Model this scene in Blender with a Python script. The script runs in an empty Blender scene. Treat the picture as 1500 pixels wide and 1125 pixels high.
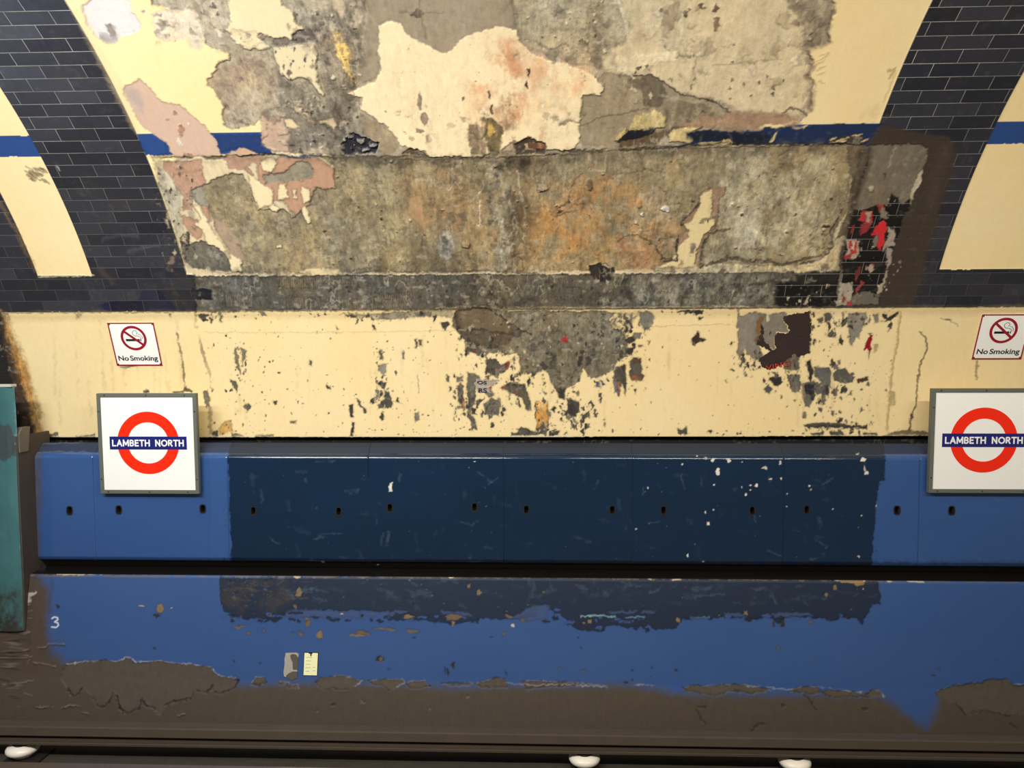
import bpy, bmesh, math
import numpy as np
from mathutils import Matrix, Vector

SC = bpy.context.scene
COL = SC.collection

# ------------------------------------------------------------------ camera, world, lights, exposure
F_PX = 1133.0
YAW, PITCH, ROLL = math.radians(2.19), math.radians(3.0), math.radians(-0.20)
CAM = np.array([0.0, 0.0, 2.45])                       # rail level is about z = 0.2

def cam_basis():
    f = np.array([-math.sin(YAW) * math.cos(PITCH), math.cos(YAW) * math.cos(PITCH), -math.sin(PITCH)])
    r = np.array([math.cos(YAW), math.sin(YAW), 0.0])
    u = np.cross(r, f)
    r2 = math.cos(ROLL) * r + math.sin(ROLL) * u
    u2 = -math.sin(ROLL) * r + math.cos(ROLL) * u
    return f, r2, u2
CF, CR, CU = cam_basis()

cd = bpy.data.cameras.new('camera'); co = bpy.data.objects.new('camera', cd); COL.objects.link(co)
cd.sensor_width = 36; cd.lens = F_PX / 1500 * 36; cd.clip_start = 0.05; cd.clip_end = 100
m = Matrix(((CR[0], CU[0], -CF[0], CAM[0]), (CR[1], CU[1], -CF[1], CAM[1]), (CR[2], CU[2], -CF[2], CAM[2]), (0, 0, 0, 1)))
co.matrix_world = m
SC.camera = co

w = bpy.data.worlds.new('tunnel_air'); SC.world = w; w.use_nodes = True
w.node_tree.nodes['Background'].inputs[0].default_value = (1.0, 0.93, 0.84, 1)
w.node_tree.nodes['Background'].inputs[1].default_value = 0.15

def area(name, loc, target, sx, sy, power, color):
    l = bpy.data.lights.new(name, 'AREA'); l.shape = 'RECTANGLE'; l.size = sx; l.size_y = sy
    l.energy = power; l.color = color
    o = bpy.data.objects.new(name, l); COL.objects.link(o)
    o.location = loc
    d = Vector(target) - Vector(loc)
    o.rotation_euler = d.to_track_quat('-Z', 'Y').to_euler()
    return o
# two runs of fluorescent tubes under the crown of the tunnel, above the platform
area('tube_or_fill', (-1.9, 0.8, 4.0), (-1.9, 4.6, 2.2), 3.0, 0.10, 160, (1.0, 0.965, 0.92))
area('tube_or_fill', (1.9, 0.8, 4.0), (1.9, 4.6, 2.2), 3.0, 0.10, 98, (1.0, 0.92, 0.80))
area('tube_or_fill', (-2.6, 1.6, 4.1), (-2.2, 3.9, 3.9), 1.6, 0.12, 58, (0.86, 0.93, 1.0))  # cool fill lamp added to brighten the top-left arch

SC.view_settings.view_transform = 'Standard'; SC.view_settings.look = 'None'
SC.view_settings.gamma = 1; SC.view_settings.use_curve_mapping = False
SC.view_settings.exposure = 0.0

# ------------------------------------------------------------------ measuring
def ray(u, v):
    return CF + CR * (u - 750) / F_PX + CU * (562.5 - v) / F_PX
def hit_y(u, v, Y):
    d = ray(u, v); return CAM + d * (Y / d[1])
def z_at(v, Y):                                        # height seen at row v of the centre column when Y away
    return hit_y(750, v, Y)[2]
def lin(c):
    c = np.asarray(c, float) / 255.0
    return np.where(c <= 0.04045, c / 12.92, ((c + 0.055) / 1.055) ** 2.4)
ALB = 0.93                                             # observed tone -> albedo at the mean light level

rng = np.random.default_rng(7)
def smooth(t):
    return t * t * (3 - 2 * t)
def noise(shape, cx, cy, seed):
    """value noise, cells of cx by cy grid steps, 0..1"""
    r = np.random.default_rng(seed)
    H, W = shape
    gh, gw = int(H / cy) + 3, int(W / cx) + 3
    g = r.random((gh, gw))
    yy = np.arange(H) / cy; xx = np.arange(W) / cx
    yi = yy.astype(int); xi = xx.astype(int)
    fy = smooth(yy - yi)[:, None]; fx = smooth(xx - xi)[None, :]
    a = g[yi][:, xi]; b = g[yi][:, xi + 1]; c = g[yi + 1][:, xi]; d = g[yi + 1][:, xi + 1]
    return (a * (1 - fx) + b * fx) * (1 - fy) + (c * (1 - fx) + d * fx) * fy
def fbm(shape, cx, cy, seed, octs=4, fall=0.55):
    s = 0; a = 1; t = 0
    for k in range(octs):
        s = s + a * noise(shape, max(cx / 2 ** k, 1.01), max(cy / 2 ** k, 1.01), seed + k * 17)
        t += a; a *= fall
        if min(cx, cy) / 2 ** k < 1.5: break
    return s / t

# ------------------------------------------------------------------ a long wall skin, swept along x, that carries its own paint
class Skin:
    def __init__(self, prof, xs, step, seed=1):
        """prof: list of (Y, Z) from the bottom up; xs: x coordinates"""
        p = np.array(prof, float)
        seg = np.hypot(*np.diff(p, axis=0).T); s = np.concatenate([[0], np.cumsum(seg)])
        n = int(s[-1] / step) + 1
        self.S = np.linspace(0, s[-1], n)
        self.Y = np.interp(self.S, s, p[:, 0]); self.Z = np.interp(self.S, s, p[:, 1])
        self.X = xs; self.step = step
        self.sh = (n, len(xs))
        self.col = np.zeros(self.sh + (3,)); self.h = np.zeros(self.sh)
        self.rough = np.full(self.sh, 0.5); self.mott = np.full(self.sh, 0.1); self.tile = np.zeros(self.sh)
        self.w1 = fbm(self.sh, 14, 14, seed, 4, 0.7) - 0.5
        self.w2 = fbm(self.sh, 14, 14, seed + 500, 4, 0.7) - 0.5
        self.w3 = fbm(self.sh, 3.5, 3.5, seed + 900, 2) - 0.5
        self.w4 = fbm(self.sh, 3.5, 3.5, seed + 950, 2) - 0.5
        self.wn = fbm(self.sh, 22, 34, seed + 700, 5, 0.75)
        # angle table for pixel -> s
        self.ang = (self.Z - CAM[2]) / self.Y
    def px(self, pts):
        """photo pixels -> (column, row) of the skin, by following each ray to the wall"""
        out = []
        for u, v in pts:
            d = ray(u, v); a = d[2] / d[1]
            # last crossing from below: profile angles rise with s where the skin is visible
            i = np.searchsorted(self.mono, a)
            i = min(max(i, 1), len(self.mono) - 1)
            t = (a - self.mono[i - 1]) / max(self.mono[i] - self.mono[i - 1], 1e-9)
            t = min(max(t, -80.0), 80.0)
            row = i - 1 + t
            Y = np.interp(row, np.arange(len(self.Y)), self.Y)
            x = d[0] / d[1] * Y
            cidx = np.interp(x, self.X, np.arange(len(self.X)))
            out.append((cidx, row))
        return np.array(out)
    def prep(self):
        self.mono = np.maximum.accumulate(self.ang + np.arange(len(self.ang)) * 1e-9)
        return self
    def _box(self, P, pad):
        c0 = max(int(P[:, 0].min() - pad), 0); c1 = min(int(P[:, 0].max() + pad) + 2, self.sh[1])
        r0 = max(int(P[:, 1].min() - pad), 0); r1 = min(int(P[:, 1].max() + pad) + 2, self.sh[0])
        return r0, r1, c0, c1
    def dist(self, P, warp, closed=True, pad=10, fine=1.0):
        r0, r1, c0, c1 = self._box(P, pad + warp)
        if r1 <= r0 or c1 <= c0: return None
        sl = (slice(r0, r1), slice(c0, c1))
        cc, rr = np.meshgrid(np.arange(c0, c1, dtype=float), np.arange(r0, r1, dtype=float))
        cc = cc + self.w1[sl] * 2.6 * warp + self.w3[sl] * 3.6 * fine
        rr = rr + self.w2[sl] * 2.6 * warp + self.w4[sl] * 3.6 * fine
        d2 = np.full(cc.shape, 1e9); ins = np.zeros(cc.shape, bool)
        n = len(P)
        for i in range(n if closed else n - 1):
            ax, ay = P[i]; bx, by = P[(i + 1) % n]
            dx, dy = bx - ax, by - ay
            L = dx * dx + dy * dy + 1e-9
            t = np.clip(((cc - ax) * dx + (rr - ay) * dy) / L, 0, 1)
            d2 = np.minimum(d2, (cc - ax - t * dx) ** 2 + (rr - ay - t * dy) ** 2)
            if closed and abs(dy) > 1e-12:
                cr = ((ay > rr) != (by > rr)) & (cc < dx * (rr - ay) / dy + ax)
                ins ^= cr
        d = np.sqrt(d2)
        if closed: d = np.where(ins, d, -d)
        return sl, d
    def poly(self, pts, col, warp=2.5, soft=0.8, edge=0.35, h=None, rough=None, mott=None, tile=0, alpha=1.0, ew=1.3, ecol=None, fine=1.0, raw=False, cloudy=True):
        P = np.array(pts, float) if raw else self.px(pts)
        r = self.dist(P, warp, True, 10 + soft * 2, fine)
        if r is None: return
        sl, d = r
        mk = smooth(np.clip(d / (2 * soft) + 0.5, 0, 1)) * alpha
        if soft >= 4 and cloudy: mk = mk * np.clip(0.5 + (self.wn[sl] - 0.5) * 3.6, 0, 1)
        c = lin(col) * ALB
        M = mk[..., None]
        self.col[sl] = self.col[sl] * (1 - M) + c * M
        if edge:
            e = np.exp(-(d / ew) ** 2) * np.clip(0.35 + 1.6 * (self.w1[sl] + 0.35), 0, 1)
            if ecol is None: self.col[sl] *= (1 - edge * e)[..., None]
            else:
                e = (e * edge)[..., None]; self.col[sl] = self.col[sl] * (1 - e) + lin(ecol) * ALB * e
        if h is not None: self.h[sl] = self.h[sl] * (1 - mk) + h * mk
        if rough is not None: self.rough[sl] = self.rough[sl] * (1 - mk) + rough * mk
        if mott is not None: self.mott[sl] = self.mott[sl] * (1 - mk) + mott * mk
        if tile is not None: self.tile[sl] = self.tile[sl] * (1 - mk) + tile * mk
    def line(self, pts, col, width=1.0, warp=1.5, alpha=0.9, h=0.0, fade=0.0, soft=0.7, fine=1.0):
        P = self.px(pts)
        r = self.dist(P, warp, False, 6 + width, fine)
        if r is None: return
        sl, d = r
        mk = np.clip((width - d) / soft * 0.5 + 0.5, 0, 1) * alpha
        if fade: mk *= np.clip(1 + (self.w2[sl] - fade * 0.3) * 4, 0, 1)
        M = mk[..., None]
        self.col[sl] = self.col[sl] * (1 - M) + lin(col) * ALB * M
        if h: self.h[sl] += h * mk
    def specks(self, spots, cols, warp=1.2, h=-0.0008, edge=0.0):
        """spots: (u, v, rx, ry, colour index)"""
        for u, v, rx, ry, k in spots:
            a = np.linspace(0, 2 * math.pi, 9)[:-1]
            j = 1 + rng.uniform(-0.45, 0.45, 8)
            pts = [(u + rx * math.cos(t) * q, v + ry * math.sin(t) * q) for t, q in zip(a, j)]
            self.poly(pts, cols[k], warp=warp, soft=0.6, edge=edge, h=h, rough=0.8, mott=0.3, tile=None, fine=0.6)
    def scatter(self, x0, x1, y0, y1, n, cols, rmin=0.5, rmax=1.6, tall=1.5, clump=0.0):
        sp = []
        cx = rng.uniform(x0, x1, max(n // 5, 1)); cy = rng.uniform(y0, y1, max(n // 5, 1))
        for i in range(n):
            if rng.random() < clump:
                k = rng.integers(len(cx)); u = cx[k] + rng.normal(0, 9); v = cy[k] + rng.normal(0, 14)
                if not (x0 < u < x1 and y0 < v < y1): continue
            else: u = rng.uniform(x0, x1); v = rng.uniform(y0, y1)
            r = rmin + (rmax - rmin) * rng.random() ** 3
            sp.append((u, v, r, r * rng.uniform(0.7, tall), rng.integers(len(cols))))
        self.specks(sp, cols, warp=0.8)
    def build(self, name, mat, c0=0, c1=None, holes=None, dy=0.0, flip=False, parent=None):
        c1 = self.sh[1] if c1 is None else c1
        X = self.X[c0:c1]; nr, nc = self.sh[0], len(X)
        # outward normal in the (Y, Z) plane, towards the track
        ty = np.gradient(self.Y); tz = np.gradient(self.Z); L = np.hypot(ty, tz)
        ny, nz = -tz / L, ty / L
        hh = self.h[:, c0:c1]
        co_ = np.empty((nr, nc, 3))
        co_[..., 0] = X[None, :]
        co_[..., 1] = self.Y[:, None] + ny[:, None] * hh + dy
        co_[..., 2] = self.Z[:, None] + nz[:, None] * hh
        idx = np.arange(nr * nc).reshape(nr, nc)
        q = np.stack([idx[:-1, :-1], idx[:-1, 1:], idx[1:, 1:], idx[1:, :-1]], -1).reshape(-1, 4)
        if holes is not None:
            hm = holes[:-1, c0:c1 - 1].reshape(-1)
            q = q[~hm]
        me = bpy.data.meshes.new(name)
        me.vertices.add(nr * nc); me.vertices.foreach_set('co', co_.reshape(-1))
        me.loops.add(q.size); me.loops.foreach_set('vertex_index', q.reshape(-1))
        me.polygons.add(len(q)); me.polygons.foreach_set('loop_start', np.arange(0, q.size, 4)); 
        me.polygons.foreach_set('loop_total', np.full(len(q), 4))
        me.update(calc_edges=True)
        a = me.color_attributes.new('paint', 'FLOAT_COLOR', 'POINT')
        rgba = np.ones((nr * nc, 4), np.float32); rgba[:, :3] = np.clip(self.col[:, c0:c1], 0, 1).reshape(-1, 3)
        a.data.foreach_set('color', rgba.reshape(-1))
        for nm, arr in (('rough', self.rough), ('mott', self.mott), ('tile', self.tile)):
            at = me.attributes.new(nm, 'FLOAT', 'POINT'); at.data.foreach_set('value', np.ascontiguousarray(arr[:, c0:c1], np.float32).reshape(-1))
        uv = np.empty((nr, nc, 3), np.float32); uv[..., 0] = X[None, :] - self.tx0; uv[..., 1] = self.S[:, None] - self.ts0; uv[..., 2] = 0
        at = me.attributes.new('wallco', 'FLOAT_VECTOR', 'POINT'); at.data.foreach_set('vector', uv.reshape(-1))
        me.polygons.foreach_set('use_smooth', np.ones(len(q), bool))
        me.materials.append(mat)
        o = bpy.data.objects.new(name, me); COL.objects.link(o)
        if parent: o.parent = parent
        return o
    tx0 = 0.0; ts0 = 0.0

# ------------------------------------------------------------------ materials
class N:
    def __init__(s, name):
        s.m = bpy.data.materials.new(name); s.m.use_nodes = True; s.t = s.m.node_tree
        s.b = s.t.nodes['Principled BSDF']
    def n(s, typ, **kw):
        x = s.t.nodes.new(typ)
        for k, v in kw.items(): setattr(x, k, v)
        return x
    def l(s, a, b): s.t.links.new(a, b)
    def math(s, op, a, b=None, clamp=False):
        x = s.n('ShaderNodeMath', operation=op, use_clamp=clamp)
        for i, v in enumerate((a, b)):
            if v is None: continue
            if hasattr(v, 'links'): s.l(v, x.inputs[i])
            else: x.inputs[i].default_value = v
        return x.outputs[0]
    def mix(s, f, a, b, blend='MIX'):
        x = s.n('ShaderNodeMix', data_type='RGBA', blend_type=blend)
        for i, v in ((0, f), (6, a), (7, b)):
            if hasattr(v, 'links'): s.l(v, x.inputs[i])
            else: x.inputs[i].default_value = v if i == 0 else (*v, 1)
        return x.outputs[2]

def skin_material(name, bump=0.25, tiles=False, grain=0.12, spec=0.5):
    k = N(name)
    pc = k.n('ShaderNodeAttribute', attribute_name='paint').outputs['Color']
    ro = k.n('ShaderNodeAttribute', attribute_name='rough').outputs['Fac']
    mo = k.n('ShaderNodeAttribute', attribute_name='mott').outputs['Fac']
    wc = k.n('ShaderNodeAttribute', attribute_name='wallco').outputs['Vector']
    def nz(scale, detail=5, sx=1, sy=1):
        mp = k.n('ShaderNodeMapping'); k.l(wc, mp.inputs[0]); mp.inputs['Scale'].default_value = (sx, sy, 1)
        x = k.n('ShaderNodeTexNoise'); k.l(mp.outputs[0], x.inputs['Vector'])
        x.inputs['Scale'].default_value = scale; x.inputs['Detail'].default_value = detail; x.inputs['Roughness'].default_value = 0.65
        return x.outputs['Fac']
    fine = nz(140, 4); mid = nz(26, 6); streak = nz(30, 4, 1.6, 0.3)
    v = k.math('ADD', k.math('MULTIPLY', k.math('SUBTRACT', mid, 0.5), 2.4), k.math('MULTIPLY', k.math('SUBTRACT', fine, 0.5), 2.8))
    v = k.math('ADD', v, k.math('MULTIPLY', k.math('SUBTRACT', streak, 0.5), 2.4))
    v = k.math('ADD', k.math('MULTIPLY', v, mo), 1.0)
    v = k.math('MAXIMUM', v, 0.12)
    base = k.mix(1.0, pc, (1, 1, 1), 'MULTIPLY')
    mul = k.n('ShaderNodeVectorMath', operation='SCALE'); k.l(pc, mul.inputs[0]); k.l(v, mul.inputs['Scale'])
    base = mul.outputs[0]
    rough = ro
    hgt = k.math('ADD', k.math('MULTIPLY', k.math('MULTIPLY', mid, mo), 0.8), k.math('MULTIPLY', k.math('MULTIPLY', fine, mo), 0.35))
    if tiles:
        tl = k.n('ShaderNodeAttribute', attribute_name='tile').outputs['Fac']
        br = k.n('ShaderNodeTexBrick', offset=0.5); k.l(wc, br.inputs['Vector'])
        br.inputs['Scale'].default_value = 1.0; br.inputs['Brick Width'].default_value = 0.2085; br.inputs['Row Height'].default_value = 0.0715
        br.inputs['Mortar Size'].default_value = 0.0021; br.inputs['Mortar Smooth'].default_value = 0.35; br.inputs['Bias'].default_value = 0
        br.inputs['Color1'].default_value = (0.62, 0.62, 0.66, 1); br.inputs['Color2'].default_value = (1.25, 1.25, 1.3, 1)
        tb = k.mix(1.0, base, br.outputs['Color'], 'MULTIPLY')
        gn = k.math('MULTIPLY', nz(2.2, 3), nz(6, 3))
        grout = k.mix(k.math('MULTIPLY', k.math('MULTIPLY', gn, ro), 3.2, True), (0.022, 0.021, 0.020), (0.42, 0.40, 0.36))
        tb = k.mix(br.outputs['Fac'], tb, grout)
        base = k.mix(tl, base, tb)
        rt = k.math('ADD', k.math('MULTIPLY', br.outputs['Fac'], 0.5), k.math('ADD', 0.22, k.math('MULTIPLY', nz(7, 3), 0.22)))
        rm = k.n('ShaderNodeMix', data_type='FLOAT'); k.l(tl, rm.inputs[0]); k.l(ro, rm.inputs[2]); k.l(rt, rm.inputs[3]); rough = rm.outputs[0]
        hgt = k.math('SUBTRACT', hgt, k.math('MULTIPLY', k.math('MULTIPLY', br.outputs['Fac'], tl), 0.5))
    bp = k.n('ShaderNodeBump'); bp.inputs['Strength'].default_value = bump; bp.inputs['Distance'].default_value = 0.006
    k.l(hgt, bp.inputs['Height']); k.l(bp.outputs[0], k.b.inputs['Normal'])
    k.l(base, k.b.inputs['Base Color']); k.l(rough, k.b.inputs['Roughness'])
    k.b.inputs['Specular IOR Level'].default_value = spec
    return k.m

def plain(name, col, rough=0.5, metal=0.0, var=0.08, scale=30, bump=0.05, alb=None, coat=0.0):
    k = N(name)
    tc = k.n('ShaderNodeTexCoord'); x = k.n('ShaderNodeTexNoise'); k.l(tc.outputs['Object'], x.inputs['Vector'])
    x.inputs['Scale'].default_value = scale; x.inputs['Detail'].default_value = 5
    c = lin(col) * (ALB if alb is None else alb)
    c = np.clip(c, 0, 0.95)
    base = k.mix(x.outputs['Fac'], tuple(c * (1 - var)), tuple(np.minimum(c * (1 + var), 1)))
    k.l(base, k.b.inputs['Base Color'])
    k.b.inputs['Roughness'].default_value = rough; k.b.inputs['Metallic'].default_value = metal; k.b.inputs['Coat Weight'].default_value = coat
    if bump:
        bp = k.n('ShaderNodeBump'); bp.inputs['Strength'].default_value = bump; bp.inputs['Distance'].default_value = 0.002
        k.l(x.outputs['Fac'], bp.inputs['Height']); k.l(bp.outputs[0], k.b.inputs['Normal'])
    return k.m

MW = skin_material('wall_finishes', 0.35, True)
MP = skin_material('panel_enamel', 0.12, False, spec=0.6)
ML = skin_material('lower_wall_paint', 0.3, False, spec=0.35)

def tag(o, label=None, cat=None, group=None, kind=None):
    for k_, v_ in (('label', label), ('category', cat), ('group', group), ('kind', kind)):
        if v_: o[k_] = v_
    return o

# tracing sheets: each list was read off a 400 x 300 window of the photograph enlarged 3.75 times
def Q(ox, oy, s):
    return [(ox + float(a) / 3.75, oy + float(b) / 3.75) for a, b in (p.split(',') for p in s.split())]

# ------------------------------------------------------------------ the vaulted wall above the cable casing
CY, CZ, RAD = 2.065, CAM[2] - 0.974, 2.859
th = np.linspace(math.radians(2.0), math.radians(80), 700)
xs = np.concatenate([np.linspace(-4.4, -3.42, 40)[:-1], np.arange(-3.42, 3.42, 0.0045), np.linspace(3.42, 4.4, 40)])
W = Skin([(CY + RAD * math.cos(t), CZ + RAD * math.sin(t)) for t in th], xs, 0.0045, 11).prep()
rowf = lambda u, v: W.px([(u, v)])[0]
def xw(u, v):
    c = rowf(u, v)[0]; return float(np.interp(c, np.arange(len(W.X)), W.X))
def sw(u, v): return float(rowf(u, v)[1] * (W.S[1] - W.S[0]))
s_cream = sw(750, 453); ROWH = 0.0715
s_niche = sw(1400, 394.5)
s_st0, s_st1 = sw(1290, 213), sw(1290, 181)
XL0, XL1 = xw(135, 403), -2.1145
XR0, XR1 = 1.7055, xw(1375, 395)
XFL = xw(55, 403)
W.tx0 = XL1; W.ts0 = s_cream
XX, SS = np.meshgrid(W.X, W.S)
SS = SS + (W.w1 * 0.006)
CREAM = (254, 229, 172)
W.col[:] = lin(CREAM) * ALB; W.rough[:] = 0.42; W.mott[:] = 0.05
hue = fbm(W.sh, 60, 90, 71, 3)
W.col *= (1 + (hue[..., None] - 0.5) * np.array([0.03, 0.07, 0.22]))
stripe = (SS > s_st0) & (SS < s_st1)
W.col[stripe] = lin((44, 76, 134)) * ALB
def region(mask, col, h=None, rough=None, mott=None, tile=None):
    W.col[mask] = lin(col) * ALB
    if h is not None: W.h[mask] = h
    if rough is not None: W.rough[mask] = rough
    if mott is not None: W.mott[mask] = mott
    if tile is not None: W.tile[mask] = tile
tiles = ((SS > s_cream) & (SS < s_niche)) | ((SS > s_cream) & (((XX > XL0) & (XX < XL1)) | ((XX > XR0) & (XX < XR1)) | (XX < XFL)))
TILE = (50, 51, 57)
region(tiles, TILE, 0.004, 0.3, 0.10, 1.0)
navy = fbm(W.sh, 46, 16, 33, 1) > 0.62
nt = tiles & (SS < s_cream + 2 * ROWH) & (XX < XL1 + 0.05)
W.col[nt & navy] = lin((33, 34, 56)) * ALB
# worn soot veil on the arches
veil = np.clip(fbm(W.sh, 70, 50, 34, 4) * 1.6 - 0.6, 0, 1)[..., None] * tiles[..., None] * 0.35
W.col = W.col * (1 - veil) + lin((66, 60, 52)) * veil

PL = dict(rough=0.92)
GREY = (182, 166, 138); TAN = (196, 176, 138)
clean = np.clip(0.12 + 0.75 * (SS - s_cream - 0.2) / 1.6, 0.1, 0.85) * (0.6 + 0.6 * fbm(W.sh, 90, 60, 35, 2))
W.rough[tiles] = clean[tiles]
# --- upper bay between the arches: bare render where the paint has fallen
U1 = [(221,-60),(1215,-60),(1221,0),(1219,20),(1216,45),(1214,62),(1200,68),(1184,73),(1190,88),(1185,105),(1190,125),(1190,150),(1182,168),(1170,178),(1120,190),(1040,198),(1000,212),(940,220),(880,224),(620,232),(560,231),(500,229),(420,226),(390,216),(385,205),(392,196),(390,180),(386,172),(372,180),(345,190),(330,185),(327,168),(330,155),(318,140),(303,125),(305,115),(318,105),(320,90),(335,88),(338,80),(310,72),(298,60),(298,50),(287,35),(280,22),(262,14),(240,10),(222,8)]
W.poly(U1, GREY, 2.2, edge=0.55, h=-0.004, mott=0.30, **PL)
W.poly([(905,-60),(1200,-60),(1205,50),(1180,70),(1185,150),(1165,172),(1090,168),(1060,150),(1020,140),(985,135),(960,118),(930,112),(900,108),(885,98),(888,80),(918,68),(925,40),(912,14)], (224,204,164), 4, soft=3, edge=0.12, h=-0.003, mott=0.17, **PL)
W.poly([(1135,-60),(1219,-60),(1219,20),(1214,60),(1186,70),(1180,40),(1160,20)], (165,146,118), 5, soft=3, edge=0.15, h=-0.006, mott=0.34, **PL)
W.poly(Q(800,0,"320,330 400,310 640,290 840,290 940,290 930,320 780,310 660,340 560,370 500,400 430,400 330,380"), (238,220,180), 3, soft=2, edge=0.1, h=-0.002, mott=0.2, **PL)
W.poly([(538,-60),(748,-60),(752,20),(754,40),(735,38),(712,44),(690,50),(672,60),(660,75),(648,78),(632,70),(600,55),(588,35),(572,28),(556,35),(553,80),(553,105),(545,118),(530,122),(528,100),(535,60),(540,30)], (166,150,124), 2.5, soft=2, edge=0.2, h=-0.002, mott=0.15, **PL)
W.poly([(752,-60),(905,-60),(915,60),(880,70),(870,95),(850,95),(810,82),(775,70),(757,45)], (188,172,140), 4, soft=3, edge=0.25, h=-0.004, mott=0.28, **PL)
# darker mineral-stained render left of centre
W.poly([(440,40),(470,20),(510,10),(530,60),(522,110),(520,160),(500,210),(440,222),(405,222),(400,190),(410,150),(400,130),(402,100),(420,118),(450,125),(468,142),(478,140),(468,110),(468,70),(450,62)], (138,126,106), 5, soft=5, edge=0.15, cloudy=False, h=-0.006, mott=0.36, **PL)
W.poly([(326,100),(372,80),(398,100),(402,140),(385,168),(350,182),(332,172),(332,150),(312,130)], (156,134,116), 4, soft=5, edge=0.1, mott=0.28, alpha=0.8, **PL)
W.poly([(488,50),(500,48),(512,75),(518,105),(522,120),(515,122),(505,100),(492,80)], (214,182,112), 3, soft=1.5, edge=0.3, mott=0.5, **PL)
W.poly(Q(400,0,"320,0 390,0 395,90 370,110 340,60"), (206,186,152), 2, soft=1.5, edge=0.2, mott=0.2, **PL)
for p, c, a, sf in (([(505,-40),(545,-40),(540,60),(530,130),(505,150),(512,60)], (92,82,70), 0.7, 9), ([(455,150),(560,180),(560,225),(440,225)], (118,106,88), 0.8, 10), ([(860,-20),(890,-20),(890,110),(868,110)], (120,104,82), 0.8, 9), ([(690,150),(790,150),(800,225),(680,225)], (170,140,108), 0.7, 10)):
    W.poly(p, c, 8, soft=sf, edge=0, alpha=a, tile=None)
W.line([(535,-40),(533,30),(528,60),(525,100),(516,130)], (70,62,54), 2.5, 3, 0.6, fade=0.3, soft=3)
W.line([(872,-20),(878,40),(876,90),(880,130)], (96,82,66), 2.5, 4, 0.6, fade=0.2, soft=4)
W.line([(745,-40),(752,30),(765,70),(775,85)], (96,84,66), 2.0, 3, 0.6, fade=0.3, soft=3)
W.line([(900,-10),(915,20),(918,50),(925,65)], (228,212,180), 2.0, 2, 0.8, soft=1)
W.line([(800,42),(850,45),(870,38)], (120,104,82), 1.2, 2, 0.6, fade=0.3, soft=3)
# peach limewash island
ISL = Q(400,0,"480,600 490,540 430,530 400,520 480,480 560,450 590,380 580,250 580,140 650,115 700,130 740,190 870,260 930,295 980,280 1020,220 1090,185 1180,160 1260,140 1330,165 1360,230 1420,290 1500,335") + Q(800,0,"100,350 200,390 280,430 320,490 300,530 260,520 200,530 190,620 190,700 185,760 150,825 0,822") + Q(400,0,"1420,862 1330,770 1240,840 1130,862 980,865 860,862 830,825 760,820 700,800 680,760 620,690 540,640")
W.poly(ISL, (252,230,184), 1.8, edge=0.35, h=0.000, mott=0.12, ew=1.1, **PL)
for p, c, a, sft in (([(672,75),(730,60),(765,75),(790,110),(780,160),(740,190),(705,180),(690,150),(680,110)], (230,178,130), 0.95, 22),
                     ([(735,60),(760,60),(762,170),(745,175),(738,110)], (216,152,108), 0.8, 9),
                     ([(785,90),(850,100),(868,130),(840,160),(800,150)], (236,184,132), 0.9, 12),
                     ([(727,130),(752,115),(755,190),(735,195)], (150,118,92), 0.95, 6),
                     ([(560,60),(640,90),(650,150),(590,150)], (248,226,178), 0.5, 16)):
    W.poly(p, c, 9, soft=sft, edge=0, alpha=a, tile=None, mott=0.16)
W.poly(Q(400,0,"1070,680 1110,670 1150,700 1165,860 1090,850 1080,780"), (134,116,92), 3, soft=2, edge=0.2, mott=0.4, **PL)
W.poly(Q(400,0,"1150,660 1210,655 1260,700 1250,800 1240,870 1190,870 1160,760"), (112,98,70), 3, soft=2, edge=0.4, h=-0.008, mott=0.5, **PL)
W.poly(Q(400,0,"1175,680 1205,690 1220,730 1190,760 1172,720"), (176,150,80), 2, soft=1, edge=0.3, mott=0.4, **PL)
W.poly(Q(400,0,"1330,790 1400,760 1500,790 1500,850 1340,860"), (70,56,42), 2.5, soft=1.5, edge=0.3, h=-0.012, mott=0.3, **PL)
W.poly(Q(400,0,"1380,800 1440,790 1440,835 1385,830"), (206,184,140), 1.5, edge=0.2, mott=0.2, **PL)
W.poly(Q(400,0,"1395,795 1490,790 1500,820 1400,825"), (112,74,50), 1.5, edge=0.2, mott=0.2, **PL)
W.poly(Q(400,0,"510,650 600,690 660,730 690,790 660,840 600,850 560,800 500,740"), (172,150,116), 2, edge=0.2, h=-0.003, mott=0.22, **PL)
W.poly(Q(400,0,"390,760 440,730 520,770 590,790 560,840 480,850 390,850 375,800"), (38,34,40), 2.5, edge=0.2, h=-0.014, mott=0.5, **PL)
W.specks([(527,207,5,3,0),(545,214,6,3,0),(512,200,4,2,0),(536,220,7,2,0)], [(150,136,120)], 2)
W.poly(Q(400,0,"710,850 730,825 790,820 830,840 850,862"), (84,72,54), 1.5, edge=0.4, h=-0.01, mott=0.3, **PL)
for k_ in range(60):
    u = rng.uniform(575, 865); v = rng.uniform(50, 200); L = rng.uniform(10, 60)
    W.line([(u, v), (u + rng.uniform(-4, 4), min(v + L, 222))], ((214,158,112),(250,232,196),(190,150,112))[k_ % 3], rng.uniform(0.5, 2.2), 4, rng.uniform(0.2, 0.55), fade=0.35, soft=2.2)
W.specks([(610,20,9,6,0),(716,140,2,7,0),(720,160,2,8,0),(775,105,2,6,1),(772,125,2.5,6,1),(774,112,1.5,3,1),(679,145,3,3,0),(615,150,3,14,2),(622,175,6,9,2),(615,192,6,3,2),(628,203,4,6,2)], [(104,90,72),(84,62,48),(168,146,120)], 1.5)
W.line([(585,18),(650,18)], (120,106,86), 0.8, 1.5, 0.6); W.line([(616,-30),(614,16),(622,45),(626,58)], (118,104,84), 0.8, 2, 0.6)
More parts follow.
